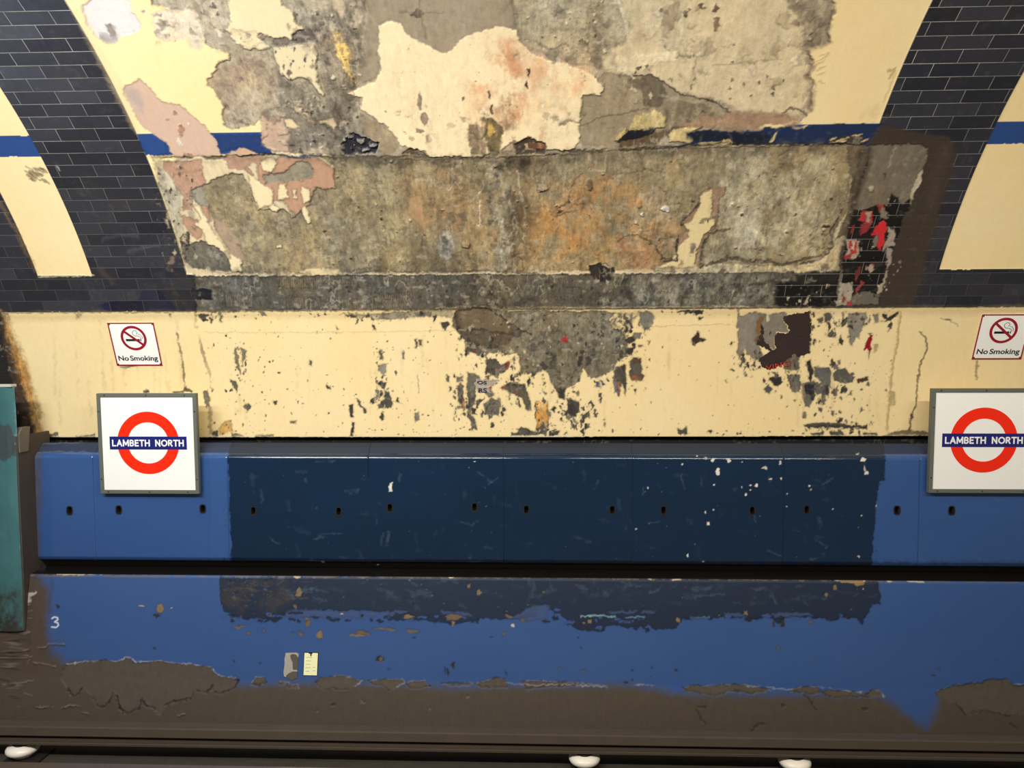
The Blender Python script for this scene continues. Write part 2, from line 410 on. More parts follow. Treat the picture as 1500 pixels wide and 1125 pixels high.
# grey exposed coat with sharp peeling lip, right of centre
W.poly(Q(800,0,"330,400 460,420 570,415 650,450 730,520 840,540 940,570 1025,635 960,670 860,700 700,700 640,760 520,790 390,790 330,800 200,800 185,760 190,620 200,530 300,530 320,490 310,430"), (163,147,118), 2, edge=0.25, h=-0.005, mott=0.2, **PL)
W.poly(Q(800,0,"515,430 570,418 640,455 670,540 620,590 540,592 525,500"), (112,99,80), 1.6, soft=1.2, edge=0.2, mott=0.25, **PL)
W.poly(Q(800,0,"460,425 515,440 520,490 470,500 440,480"), (120,106,86), 2, soft=1.5, edge=0.2, mott=0.3, **PL)
W.poly(Q(800,0,"640,560 840,560 900,600 870,660 760,690 660,700"), (138,122,94), 3, soft=3, edge=0.1, mott=0.3, **PL)
W.line(Q(800,0,"460,415 570,412 650,450 730,520 840,540 940,570 1025,635 960,672"), (58,46,34), 1.1, 1.0, 0.9)
W.line(Q(800,0,"340,395 420,385 460,415 480,430"), (232,216,180), 1.6, 1.0, 0.9)
W.line(Q(800,0,"200,690 320,640 440,625 560,600"), (96,80,60), 0.9, 2.0, 0.7)
W.line(Q(800,0,"640,530 760,555 900,570 920,620"), (196,180,144), 1.4, 2.0, 0.5)
W.poly(Q(800,0,"700,690 860,650 1000,620 1140,610 1300,620 1400,680 1340,700 1200,690 1170,720 1050,720 900,700 800,700"), (168,138,108), 3, soft=3, edge=0.15, mott=0.2, **PL)
W.poly(Q(800,0,"700,700 860,700 640,760 600,800 380,810 420,780 560,750"), (104,84,60), 2.5, soft=2, edge=0.2, mott=0.35, **PL)
W.poly(Q(800,0,"370,780 400,740 440,700 430,740 460,700 480,640 560,620 600,600 650,640 650,700 560,705 450,715 410,780"), (214,192,132), 1.8, edge=0.45, h=0.001, mott=0.3, **PL)
W.poly(Q(800,0,"660,780 690,720 770,700 860,695 800,720 790,760 800,790 720,780"), (222,198,140), 1.8, edge=0.45, h=0.001, mott=0.3, **PL)
NAV = (34, 50, 84)
W.poly(Q(800,0,"390,780 430,735 450,712 560,708 600,705 600,730 540,750 440,775"), (32,34,44), 1.6, edge=0.2, h=0.001, rough=0.4, mott=0.1)
W.poly(Q(800,0,"772,730 830,715 900,710 980,718 1040,716 1090,728 1180,722 1200,690 1290,690 1310,696 1400,704 1500,684 1700,680 1850,678 1850,790 1500,795 1240,792 1100,790 1040,795 1000,770 900,775 800,790 800,760"), NAV, 1.4, edge=0.2, h=0.001, rough=0.4, mott=0.12)
W.poly(Q(800,0,"772,735 830,718 900,712 980,720 1050,720 1160,730 1240,740 1220,785 1100,788 1040,790 1000,770 900,775 800,788"), (29,31,38), 1.4, soft=6, edge=0, cloudy=False, alpha=0.85, mott=0.15, tile=None)
W.line(Q(800,0,"1180,700 1200,685 1300,695 1390,705 1430,690"), (216,192,140), 1.6, 1.6, 0.9, fade=0.2)
W.line(Q(800,0,"1000,800 1240,795 1300,792 1500,797"), (206,184,140), 0.9, 1.4, 0.8, fade=0.5)
W.line(Q(800,0,"1240,775 1260,730"), (222,196,140), 1.6, 1.0, 0.9)
W.poly(Q(800,0,"800,800 880,780 960,775 1010,758 1040,785 1000,805 900,815"), (206,184,134), 1.8, edge=0.4, mott=0.35, **PL)
W.poly(Q(1100,0,"435,770 440,745 500,745 600,735 640,770 600,800 440,795"), (58,46,34), 2.5, edge=0.2, mott=0.5, **PL)
for q in ("440,765 470,750","480,770 530,752","560,745 610,738","450,780 520,770","610,770 640,765"): W.line(Q(1100,0,q), (212,190,140), 1.0, 1.2, 0.8)
W.specks([(u,v,r,r*1.3,0) for u,v,r in ((1073,115,2.5),(1068,128,2),(1090,125,2),(1112,122,2),(1132,120,5),(1137,118,3),(1133,130,3),(1134,138,2.5),(1100,140,2),(1070,143,2),(1125,112,2),(1148,118,1.5),(1073,90,1.3),(1103,92,1.3),(1075,65,1.5))], [(136,118,98)], 2)
W.specks([(u,v,r,r,0) for u,v,r in ((945,97,3.5),(935,100,3),(930,106,2.5),(950,103,2),(1005,20,4),(1010,14,2),(1028,8,5),(1035,10,3),(1050,12,5),(1050,32,6),(1048,42,5),(975,20,4),(968,17,3))], [(116,98,76)], 3)
W.line(Q(800,0,"920,360 1080,345 1300,325"), (150,132,104), 0.8, 1.2, 0.6)
W.line(Q(800,0,"740,80 745,160 755,240"), (236,222,188), 1.6, 1.5, 0.8); W.line(Q(800,0,"650,180 655,290"), (232,216,180), 1.2, 1.5, 0.7); W.line(Q(800,0,"840,110 850,300"), (232,216,180), 1.4, 1.5, 0.6); W.line(Q(800,0,"905,230 908,420"), (226,210,172), 1.6, 1.5, 0.6)
for k_ in range(46):
    u = rng.uniform(880, 1185); v = rng.uniform(0, 140); L = rng.uniform(15, 60)
    W.line([(u, v), (u + rng.uniform(-4, 4), v + L)], ((228,210,170),(176,156,124))[k_ % 2], rng.uniform(0.6, 2.4), 3, rng.uniform(0.2, 0.5), fade=0.3, soft=2.5)
W.line(Q(1100,0,"440,60 435,130 430,230 350,265 320,290 340,380 310,430 345,470 345,520 330,600"), (120,98,76), 2.2, 3.2, 0.75, fade=0.1, soft=2)
W.line(Q(1100,0,"180,615 210,600 270,605 300,630"), (86,74,60), 1.6, 3, 0.8)
for q in ("350,360 400,330","360,385 410,360","360,340 420,300","380,300 430,290","360,410 410,400","380,440 400,460"): W.line(Q(1100,0,q), (196,166,108), 0.9, 1.5, 0.5, h=0.002)
W.line(Q(1100,0,"760,390 790,380 770,420"), (176,148,98), 1.6, 2, 0.7); W.line(Q(1100,0,"800,400 770,470 730,560"), (206,178,122), 1.2, 2, 0.5)
W.poly(Q(1100,0,"570,650 640,600 710,570 740,600 720,660 640,665"), (214,186,128), 3, soft=5, edge=0.0, alpha=0.6, tile=None)
# cream islands left in the render, top left
W.poly([(336,-60),(402,-60),(414,8),(430,17),(434,32),(443,43),(430,48),(428,60),(416,54),(400,57),(385,50),(376,52),(380,62),(398,70),(385,73),(362,72),(350,64),(338,50),(330,44),(337,33),(334,10)], (243,224,180), 1.8, edge=0.5, h=0.0, rough=0.5, mott=0.07)
W.poly(Q(400,0,"0,260 100,250 230,250 245,300 235,360 245,430 260,490 285,525 270,535 235,500 190,440 150,430 90,440 50,420 30,370 0,310"), (236,218,176), 1.4, edge=0.6, h=0.0, rough=0.5, mott=0.07)
W.specks([(416,98,1.5,4,0),(426,97,1.2,3,0),(424,108,3.5,5,0),(415,110,1.5,3,0),(446,98,1.2,2,0),(404,76,1.5,3,0)], [(110,92,78)], 1)
W.poly(Q(400,0,"100,190 130,165 250,165 300,200 260,240 200,240 120,240"), (104,92,82), 2, edge=0.3, h=-0.006, mott=0.35, **PL)
W.poly(Q(400,0,"0,220 60,205 100,235 60,255 0,245"), (140,122,104), 1.6, edge=0.4, mott=0.3, **PL)
W.poly(Q(400,0,"60,660 100,650 145,700 120,715 80,700"), (226,204,160), 1.4, edge=0.5, mott=0.1, **PL)
W.poly(Q(400,0,"110,600 200,620 200,640 140,630 220,665 330,650 355,670 330,720 290,680 200,680"), (206,180,140), 2, edge=0.4, mott=0.2, **PL)
W.poly(Q(400,0,"-70,640 60,650 90,740 90,835 0,835 -60,790"), (196,166,140), 2.5, soft=2, edge=0.25, mott=0.15, **PL)
W.poly(Q(0,0,"455,30 560,-40 700,-40 720,60 770,120 770,165 700,190 650,200 640,240 590,240 540,215 490,150 460,70"), (224,216,210), 2, soft=1, edge=0.3, h=-0.002, mott=0.10, **PL)
W.poly(Q(0,0,"580,140 620,140 640,190 630,220 600,190"), (150,140,126), 2, soft=1, edge=0.2, mott=0.2, tile=None)
W.poly(Q(0,0,"560,190 640,200 640,240 590,240 550,220"), (166,154,150), 2, soft=3, edge=0.2, mott=0.2, tile=None)
W.poly(Q(0,0,"830,80 900,50 1080,70 1120,180 1100,280 1050,270 1020,210 920,240 850,190"), (226,208,178), 3, soft=2, edge=0.12, h=-0.001, mott=0.2, **PL)
W.specks([(228,22,5,3,0),(208,17,5,4,0),(255,40,6,1.5,0),(247,38,3,1.5,0),(250,53,2,1.5,1),(230,45,5,3,0),(258,61,1,1,1),(310,6,4,5,1),(317,18,3,3,1)], [(176,158,140),(110,92,80)], 3)
W.poly(Q(0,0,"1270,165 1400,180 1440,240 1370,280 1300,250 1260,200"), (236,216,172), 3, edge=0.3, mott=0.2, h=0.0, tile=None)
W.specks([(364,52,4,5,0),(352,57,1.5,2,0),(357,62,2,1,0),(383,55,5,4,0)], [(176,152,132)], 2)
W.poly(Q(0,0,"690,470 770,435 830,490 890,565 990,575 1060,640 1130,700 1190,770 1210,850 1100,865 1000,895 930,830 915,785 860,745 800,710 740,640 710,570 680,515"), (208,176,152), 1.6, edge=0.25, h=-0.002, mott=0.07, **PL)
W.poly(Q(0,0,"690,480 760,490 790,600 810,700 740,640 710,570 685,515"), (178,160,150), 2, soft=4, edge=0, alpha=0.8, tile=None)
W.specks([(264,190,5,7,0),(255,165,4,3,1),(246,176,3,2,1),(262,208,3,4,2),(265,212,3,2,2),(275,181,2,2,2),(276,228,6,5,0)], [(168,132,106),(186,150,128),(236,222,196)], 2)
W.poly(Q(0,0,"750,742 810,742 860,770 910,785 925,855 880,852 830,862 790,820 765,770"), (44,74,130), 1, edge=0.2, rough=0.4, mott=0.1, tile=0, h=0.001)
W.poly(Q(0,0,"1180,738 1435,738 1440,760 1432,795 1450,820 1500,845 1500,858 1430,838 1390,828 1330,808 1270,820 1215,835 1205,800"), (40,62,112), 1, edge=0.2, rough=0.4, mott=0.1, tile=0, h=0.001)
W.poly(Q(0,0,"1270,830 1330,810 1390,830 1440,850 1440,890 1340,880 1230,860"), (206,168,136), 2, edge=0.2, mott=0.15, **PL)
W.line(Q(0,0,"420,60 500,230 600,420 680,580 750,720"), (214,194,150), 3.0, 2, 0.45, soft=3)
W.line(Q(0,0,"470,80 540,250 640,430 720,600"), (226,206,160), 2.0, 2, 0.4, soft=2)

def frags(x0, x1, y0, y1, n, cols, r0, r1, hh=0.0, el=1.0):
    for k_ in range(n):
        u = rng.uniform(x0, x1); v = rng.uniform(y0, y1); r = r0 + (r1 - r0) * rng.random() ** 2
        pts = []
        for t in np.linspace(0, 2 * math.pi, rng.integers(7, 12))[:-1]:
            q = r * rng.uniform(0.4, 1.4); pts.append((u + q * math.cos(t), v + q * el * math.sin(t)))
        W.poly(pts, cols[k_ % len(cols)], 2.5, edge=0.2, soft=0.7 + 1.6 * rng.random(), h=hh, alpha=rng.uniform(0.35, 0.8), tile=None, mott=0.2, fine=1.3)
frags(410, 530, 0, 215, 34, [(206,188,158),(96,84,76),(168,150,124),(78,70,66)], 2, 9, -0.003, 1.5)
frags(335, 400, 78, 185, 18, [(190,164,142),(118,100,88),(206,190,170)], 2, 8, -0.003)
frags(225, 340, 0, 70, 20, [(216,202,180),(146,130,116),(236,218,182)], 2, 9, -0.002)
frags(395, 500, 150, 222, 24, [(206,182,150),(120,104,86),(90,80,70)], 2, 8, -0.002)
frags(755, 905, 0, 95, 34, [(198,182,150),(112,98,78),(214,200,168)], 2, 11, -0.003)
frags(900, 1190, 0, 150, 44, [(236,220,184),(176,156,124),(206,186,148)], 2, 12, -0.001, 1.4)
frags(1150, 1212, 0, 70, 18, [(120,102,80),(196,178,144)], 2, 9, -0.004)
frags(900, 1100, 95, 180, 16, [(134,118,92),(190,174,140)], 2, 9, -0.003)
frags(560, 860, 150, 220, 30, [(252,234,196),(196,160,122),(150,124,96)], 1.5, 8, -0.001)
for a in ([(520,-10),(512,40),(524,85),(514,140),(506,180),(520,215)],[(470,30),(482,60),(478,110),(490,150),(505,195)],[(440,140),(455,170),(480,190),(500,205)],[(400,160),(425,150),(450,165)],[(330,150),(345,178),(370,180),(390,170)],[(290,5),(300,30),(325,45)],
          [(775,60),(800,70),(830,66),(850,80)],[(860,60),(872,90),(874,112)],[(1010,60),(1020,90),(1012,130)],[(820,180),(835,175),(850,180)],[(905,110),(915,140),(908,160)],[(970,60),(985,80),(1010,84)]):
    W.line(a, (74,62,52), rng.uniform(0.7, 1.6), 5, 0.75, fade=0.25, soft=1.2, h=-0.002)
W.poly([(-300,-60),(110,-60),(128,40),(120,110),(60,150),(-300,150)], (92,98,112), 5, soft=40, edge=0, alpha=0.42, tile=None, cloudy=False) if False else None
haze = np.clip((SS - s_cream - 1.0) / 1.1, 0, 1) * np.clip((-XX - 1.7) / 1.0, 0, 1) * (0.6 + 0.5 * W.wn) * (W.tile > 0.5) * 0.42  # pale haze over the top-left tiles, painted into their colour
W.col = W.col * (1 - haze[..., None]) + lin((112, 118, 132)) * haze[..., None]

# --- lower bay: a deeper chase of bare cement
BASE2 = [(222,232),(400,226),(700,232),(1000,214),(1245,212),(1262,214),(1236,330),(1232,398),(1000,400),(285,404),(272,398),(250,320),(238,270)]
W.poly(BASE2, (226,206,164), 1.2, edge=0.2, h=-0.004, rough=0.7, mott=0.14, tile=0)
PK = (186,146,118); CE = (152,136,103)
for q in ("900,880 1000,890 1110,880 1120,1000 1100,1060 1060,1000 1030,970 990,990 940,980 900,930",): W.poly(Q(0,0,q), PK, 2.2, edge=0.3, mott=0.15, h=-0.005, **PL)
for q in ("960,20 1100,0 1130,60 1130,80 1140,180 1160,270 1140,285 1130,240 1100,190 1060,150 1050,220 1000,225 1010,150 940,60",
          "1000,250 1080,270 1100,320 1110,370 1080,380 1040,340 1000,290", "1330,-30 1380,0 1390,30 1350,10", "1440,100 1500,80 1500,210 1450,190"):
    W.poly(Q(0,250,q), PK, 2.4, edge=0.35, mott=0.15, h=-0.005, **PL)
W.poly(Q(0,0,"1220,870 1420,860 1500,860 1500,940 1400,900 1330,940 1260,930"), PK, 2.4, edge=0.25, mott=0.15, h=-0.005, **PL)
W.poly([(280,290),(280,279),(296,274),(315,263),(328,258),(339,254),(355,258),(365,274),(373,293),(376,307),(400,307),(416,305),(429,321),(440,309),(455,299),(456,285),(463,276),(489,277),(488,245),(467,231),(600,234),(700,234),(860,224),(1000,217),(1250,214),(1246,260),(1240,310),(1222,345),(1218,370),(1200,382),(1170,390),(1040,394),(700,400),(345,402),(352,385),(341,375),(331,362),(320,346),(312,322),(304,303),(291,301)], CE, 1.8, edge=0.5, h=-0.009, mott=0.34, **PL)
W.poly(Q(0,250,"1170,265 1230,280 1290,360 1340,470 1330,520 1280,470 1200,360"), (172,148,122), 2, soft=2, edge=0.1, mott=0.15, tile=None)
W.poly(Q(0,250,"1050,110 1110,95 1140,200 1100,190 1055,150"), (156,148,128), 2, edge=0.3, mott=0.15, **PL)
W.poly(Q(400,200,"-90,160 20,120 240,118 330,180 340,290 230,285 205,370 150,410 110,445 95,400 60,360 0,345 -60,330 -80,250"), (190,148,118), 2, edge=0.4, h=-0.005, mott=0.12, **PL)
W.poly(Q(400,200,"60,200 130,140 190,140 225,200 215,230 160,240 60,250 -40,260 -60,210"), (150,140,116), 2, edge=0.45, h=-0.009, mott=0.2, **PL)
CR2 = dict(warp=1.8, edge=0.5, h=-0.002, rough=0.5, mott=0.08)
for q in ("30,265 70,260 85,345 25,350","110,290 130,290 125,350 112,345","155,270 205,290 205,360 160,370 150,310","155,395 180,390 210,480 190,480 160,430","-30,360 10,365 40,400 25,420 0,410 -30,380","20,600 50,600 55,618 20,615","-70,140 0,110 20,150 -10,200 -60,190"):
    W.poly(Q(400,200,q), (240,222,176), **CR2)
W.poly(Q(0,250,"1360,10 1420,60 1500,110 1490,190 1420,210 1400,150 1370,80"), (240,222,176), **CR2)
W.poly(Q(0,250,"1060,190 1100,200 1140,280 1170,320 1200,380 1260,460 1330,500 1320,560 1150,552 1270,570 1265,520 1200,430 1130,400 1110,330 1070,300 1100,260"), (240,222,176), **CR2)
W.poly(Q(0,250,"1010,460 1040,410 1100,390 1170,420 1220,450 1260,510 1265,555 1150,550 1060,540 1010,500"), (112,106,92), 2, edge=0.4, h=-0.009, mott=0.35, **PL)
W.poly(Q(0,250,"860,-20 900,0 960,60 985,150 990,260 1010,350 1040,400 1010,450 1000,400 960,330 920,200 880,90"), (204,192,160), 2, soft=2, edge=0.2, h=-0.002, mott=0.2, **PL)
W.scatter(226, 282, 232, 400, 60, [(60,54,48),(120,104,88),(96,84,70)], 0.8, 2.6, 2.0, 0.5)
W.poly(Q(0,250,"1000,360 1040,340 1050,400 1030,430 1000,440 990,400"), (70,62,54), 3, edge=0.2, mott=0.5, **PL)
# light and warm fields on the cement
for p, c, a, sf in (([(560,232),(640,240),(650,300),(560,330),(530,290)], (160,146,112), 0.7, 16), ([(600,270),(680,260),(730,300),(700,350),(620,350),(600,320)], (158,128,90), 0.9, 18),
                    ([(490,330),(560,330),(600,380),(500,392),(470,360)], (150,138,112), 0.6, 14),
                    ([(780,270),(890,262),(980,300),(990,372),(960,392),(760,396),(770,330)], (180,138,86), 1.0, 20), ([(880,262),(925,258),(930,310),(890,330)], (186,148,98), 0.6, 12),
                    ([(905,352),(945,350),(965,385),(960,396),(905,392)], (176,136,102), 0.8, 4), ([(740,300),(775,290),(770,380),(740,390)], (96,80,60), 0.5, 9),
                    ([(935,285),(990,285),(985,325),(940,320)], (180,166,134), 0.7, 9), ([(960,372),(990,330),(985,380),(962,382)], (146,112,66), 0.7, 5),
                    ([(1055,225),(1240,220),(1215,300),(1205,370),(1040,375),(1050,300)], (192,180,148), 0.9, 16), ([(1080,290),(1160,285),(1150,360),(1060,350)], (210,198,168), 0.7, 20),
                    ([(860,226),(1060,222),(1050,262),(900,262)], (152,138,108), 0.6, 12), ([(590,345),(610,340),(605,390),(570,390)], (100,92,74), 0.5, 8), ([(500,232),(690,240),(690,250),(500,250)], (100,88,68), 0.5, 8)):
    W.poly(p, c, 8, soft=sf, edge=0, alpha=a, tile=None)
W.poly(Q(400,200,"745,340 820,330 820,430 850,480 840,535 800,480 770,460 740,430"), (178,144,104), 3, soft=3, edge=0.1, mott=0.2, tile=None)
W.poly(Q(400,200,"1150,110 1230,100 1240,200 1300,300 1320,480 1330,640 1290,740 1220,740 1205,480 1190,330 1160,250"), (168,162,140), 4, soft=4, edge=0.15, h=-0.004, mott=0.5, **PL)
W.poly(Q(400,200,"1215,470 1310,470 1310,740 1220,740"), (128,122,104), 4, soft=4, edge=0.1, mott=0.6, tile=None, alpha=0.7)
W.poly(Q(400,200,"1210,180 1270,140 1400,130 1410,160 1330,190 1230,200"), (58,48,36), 4, soft=4, edge=0.1, h=-0.012, mott=0.4, tile=None)
W.poly(Q(400,200,"930,530 970,520 1000,610 985,680 940,690 905,640 910,590"), (180,168,146), 3, soft=1.5, edge=0.3, mott=0.5, tile=None)
W.poly(Q(400,200,"935,560 955,555 960,620 940,625"), (110,100,88), 3, soft=1.5, edge=0.2, mott=0.5, tile=None)
W.poly(Q(400,200,"1030,585 1060,570 1080,590 1070,610 1040,612"), (192,162,116), 1, edge=0.5, h=0.003, mott=0.2, tile=None)
W.poly(Q(400,200,"1450,270 1475,255 1500,265 1510,290 1480,305 1455,295"), (190,166,132), 1, edge=0.6, h=0.003, mott=0.3, tile=None)
for q in ("1130,330 1160,280 1150,240","1130,360 1135,500","1340,190 1360,300 1375,400 1385,560","1330,420 1340,560","1310,560 1320,650"): W.line(Q(400,200,q), (214,200,172), 1.0, 3, 0.8)
W.line(Q(400,200,"1330,640 1370,680 1375,740 1290,745"), (84,68,50), 1.2, 2, 0.8)
W.line(Q(800,200,"120,370 130,300 160,240 200,210"), (90,70,48), 1.1, 2, 0.8); W.line(Q(800,200,"30,430 60,390 90,380 120,365"), (80,62,44), 1.4, 2, 0.8); W.line(Q(800,200,"70,440 120,420 170,405"), (88,66,44), 1.0, 2, 0.8); W.line(Q(800,200,"160,370 210,370 250,395"), (104,80,54), 0.9, 2, 0.7)
W.line(Q(800,200,"336,180 338,440"), (110,90,64), 0.8, 0.8, 0.7); W.line(Q(800,200,"240,90 238,190 326,190 326,110"), (190,176,144), 0.9, 1, 0.7)
W.line(Q(800,200,"360,210 480,208 560,180 660,205"), (112,94,66), 0.9, 2, 0.7); W.line(Q(800,200,"400,580 430,550 500,545 560,570 600,610 640,670 715,680"), (92,72,52), 1.2, 2, 0.8)
W.specks([(816,303,4,5,0),(820,309,3,3,0),(978,308,7,5,1),(940,316,2,3,1),(936,300,4,5,2),(865,270,4,8,3),(1049,336,2,1.5,0),(1108,365,1,1,0),(1116,366,1.5,1,0),(1210,331,5,2.5,0),(1143,375,2,1,0),(934,329,1,1,0)], [(70,54,44),(214,208,200),(168,116,60),(120,100,72)], 2)
W.line([(715,212),(720,224),(724,232)], (70,60,48), 2, 2, 0.6)
W.poly([(1240,215),(1275,212),(1262,270),(1246,330),(1236,392),(1222,392),(1226,350),(1240,312),(1248,262)], (112,97,76), 2, soft=1, edge=0.2, h=-0.004, mott=0.3, **PL)
W.line([(1264,214),(1258,250),(1247,280)], (60,50,38), 3, 2, 0.7, soft=3)
W.poly([(1224,350),(1238,345),(1232,395),(1205,397)], (196,178,140), 2, edge=0.3, mott=0.3, tile=None)
# the pale paint tongue
W.poly(Q(800,200,"720,680 715,600 730,520 750,470 760,440 810,410 850,360 840,330 880,290 920,280 990,285 980,320 950,350 950,400 945,450 930,500 900,530 860,590 850,660 850,720 720,735"), (160,128,98), 1.4, edge=0.6, h=-0.007, mott=0.25, **PL)
W.poly(Q(800,200,"600,720 690,690 730,600 780,560 790,520 760,490 800,470 830,400 850,360 850,330 910,290 910,340 915,410 905,430 930,470 900,520 860,550 830,620 820,720 700,742"), (236,214,160), 1.6, edge=0.4, h=-0.002, rough=0.6, mott=0.1)
W.line(Q(800,200,"850,470 880,450 930,440"), (120,100,82), 2.0, 2, 0.8); W.poly(Q(800,200,"790,590 815,590 815,640 795,640"), (150,134,112), 2, edge=0.3, mott=0.3, tile=None)
W.line(Q(800,200,"720,680 718,600 730,520 755,460 800,420 850,370"), (52,40,30), 1.4, 1.5, 0.9); W.line(Q(800,200,"650,690 720,680"), (60,46,34), 1.3, 1, 0.9)
W.line(Q(800,200,"860,720 855,600 900,535 940,520 1010,515"), (78,66,50), 1.8, 2, 0.8)
W.line(Q(800,200,"850,722 960,690 1000,670 1100,690 1230,685 1290,715 1370,700 1500,660 1580,610"), (70,58,44), 2.2, 3, 0.8, h=-0.004)
W.poly(Q(800,200,"600,720 850,722 960,700 1100,705 1280,718 1400,722 1560,690 1700,640 1740,560 1735,740 1300,742 900,748 600,745"), (208,190,148), 2.4, edge=0.4, h=-0.003, mott=0.4, **PL)
W.line(Q(1100,200,"500,410 440,530 450,590 435,640 370,680 280,705"), (66,54,42), 1.4, 1.5, 0.85)
# chipped lip between the two beds
W.line([(285,404),(345,403),(420,402),(560,401),(700,402),(860,402),(1000,399),(1130,398),(1230,396)], (214,198,160), 1.6, 3.0, 0.8, fade=0.4)
W.poly(Q(400,200,"140,745 180,725 280,725 350,740 390,765 300,765 180,762"), (226,206,160), 1.6, edge=0.5, h=0.001, mott=0.15, **PL)
W.line(Q(400,200,"0,760 130,765 400,765 500,750 560,740 640,745 900,742 1080,742 1220,742 1500,755"), (54,46,38), 1.1, 2.0, 0.85)
W.line(Q(400,200,"400,755 460,735 560,720 640,735"), (96,82,62), 1.4, 2, 0.7)
# step under the dado moulding
W.line([(225,231),(300,233),(400,226),(480,229),(560,231),(620,231),(700,232),(760,222),(850,222),(900,221),(960,218),(1060,211),(1150,212),(1245,212)], (46,38,32), 1.8, 2.4, 0.8, h=-0.006, fade=0.15)
W.line([(235,236),(400,232),(620,238),(860,228),(1000,221),(1245,218)], (96,84,66), 4.0, 3.5, 0.5, fade=0.2, soft=5)
W.line([(400,224),(430,227),(455,226)], (238,220,176), 1.4, 1.2, 0.9); W.line([(398,227),(430,231),(470,229)], (30,38,72), 1.4, 1.2, 0.9)
W.poly(Q(0,0,"820,860 900,850 1000,875 960,890 880,885 850,900"), (226,206,150), 2, edge=0.4, mott=0.2, tile=None)
for k_ in range(90):
    u = rng.uniform(500, 1240); v = rng.uniform(232, 385); L = rng.uniform(8, 50)
    W.line([(u, v), (u + rng.uniform(-5, 5), v + L)], ((178,166,136),(96,84,64),(150,124,88))[k_ % 3], rng.uniform(0.5, 1.6), 4, rng.uniform(0.2, 0.5), fade=0.35, soft=1.6)
for k_ in range(60):
    u = rng.uniform(380, 1180); v = rng.uniform(236, 385); L = rng.uniform(10, 45)
    W.line([(u, v), (u + L * 0.5, v + rng.uniform(-6, 6)), (u + L, v + rng.uniform(-8, 8))], ((180,168,138),(92,80,60))[k_ % 2], rng.uniform(0.4, 1.0), 5, rng.uniform(0.25, 0.55), fade=0.3, soft=1.0)
W.scatter(400, 1230, 236, 392, 130, [(90,78,60),(70,60,48),(186,174,146)], 0.5, 2.4, 1.3, 0.3)
W.scatter(410, 530, 5, 220, 90, [(70,62,56),(190,176,156),(96,84,74)], 0.6, 3.0, 1.6, 0.5)
W.scatter(770, 900, 0, 90, 60, [(100,86,66),(206,190,156)], 0.5, 2.5, 1.4, 0.4)
W.scatter(560, 860, 60, 215, 90, [(190,150,110),(150,120,92)], 0.4, 1.3, 1.3, 0.3)

frags(500, 780, 236, 392, 46, [(176,162,130),(116,102,78),(158,128,92),(96,86,68)], 2, 11, -0.008, 1.3)
frags(780, 1000, 240, 390, 34, [(196,160,112),(150,120,82),(176,164,136)], 2, 10, -0.008, 1.2)
frags(1050, 1230, 222, 372, 30, [(210,198,168),(150,134,104),(188,170,132)], 2, 12, -0.008)
frags(300, 500, 300, 395, 26, [(164,154,132),(120,110,92)], 2, 11, -0.008)
frags(715, 755, 230, 396, 22, [(196,188,170),(86,78,66),(60,54,46)], 1.5, 5, -0.007, 1.6)
frags(240, 300, 240, 395, 26, [(236,218,174),(150,128,106),(92,82,72)], 1.5, 6, -0.004, 1.5)
frags(370, 500, 402, 404, 10, [(226,206,166)], 2, 5); frags(980, 1230, 390, 398, 26, [(222,204,162),(96,80,60)], 1.5, 5, -0.002)
for p, c, a, sf in (([(300,395),(700,392),(700,402),(300,404)], (90,80,64), 0.7, 5), ([(480,228),(720,228),(720,246),(480,242)], (78,68,52), 0.8, 7), ([(700,226),(780,224),(775,262),(712,262)], (60,50,38), 0.7, 8), ([(770,222),(880,220),(900,236),(780,240)], (92,76,54), 0.8, 7), ([(740,280),(780,270),(776,400),(742,400)], (92,74,52), 0.8, 9),
                    ([(940,214),(1245,212),(1240,226),(940,232)], (88,78,62), 0.7, 6), ([(560,360),(700,350),(700,400),(560,400)], (112,96,68), 0.7, 10)):
    W.poly(p, c, 6, soft=sf, edge=0, alpha=a, tile=None)
# --- stripped mortar bed where a course of tiles came off
BED = [(284,405),(600,403),(1000,401),(1140,399),(1232,397),(1225,410),(1160,412),(1152,425),(1140,435),(1142,449),(900,451),(600,454),(288,456),(287,440)]
W.poly(BED, (88,82,70), 1.5, edge=0.35, h=-0.002, rough=0.92, mott=0.42, tile=0)
for p, c, a, sf in (([(890,404),(1135,402),(1140,446),(890,449)], (156,146,120), 0.9, 9), ([(690,405),(790,404),(790,448),(680,448)], (116,106,84), 0.8, 12), ([(300,408),(360,408),(350,440),(300,440)], (124,118,106), 0.7, 9), ([(440,410),(520,410),(530,440),(450,440)], (106,98,86), 0.6, 9), ([(790,408),(870,408),(870,446),(790,446)], (100,94,78), 0.7, 9)):
    W.poly(p, c, 6, soft=sf, edge=0, alpha=a, tile=None)
for x0, y0, x1, y1 in ((544,430,602,453),(410,408,470,422),(450,408,520,416),(624,408,650,419),(568,404,600,412),(940,401,955,418),(1058,415,1077,448),(1135,399,1160,411),(420,436,470,452),(1040,432,1062,447),(500,438,545,453),(700,440,740,452),(800,404,830,414),(330,430,370,450)):
    W.poly([(x0,y0),(x1,y0),(x1,y1),(x0,y1)], (66,59,50), 1.6, soft=1, edge=0.2, alpha=0.75, tile=None)
    for u in np.arange(x0 + 1.5, x1, 3.1): W.line([(u, y0 + 1), (u + 0.5, y1 - 1)], (132,122,100), 0.55, 0.5, 0.75, h=0.0015, soft=0.9)
W.poly(Q(800,200,"230,720 290,700 340,705 375,735 350,790 310,810 280,800 240,750"), (44,36,28), 2, edge=0.3, h=-0.015, mott=0.4, **PL)
W.line(Q(800,200,"225,715 290,695 370,725"), (196,178,140), 1.3, 2, 0.8)
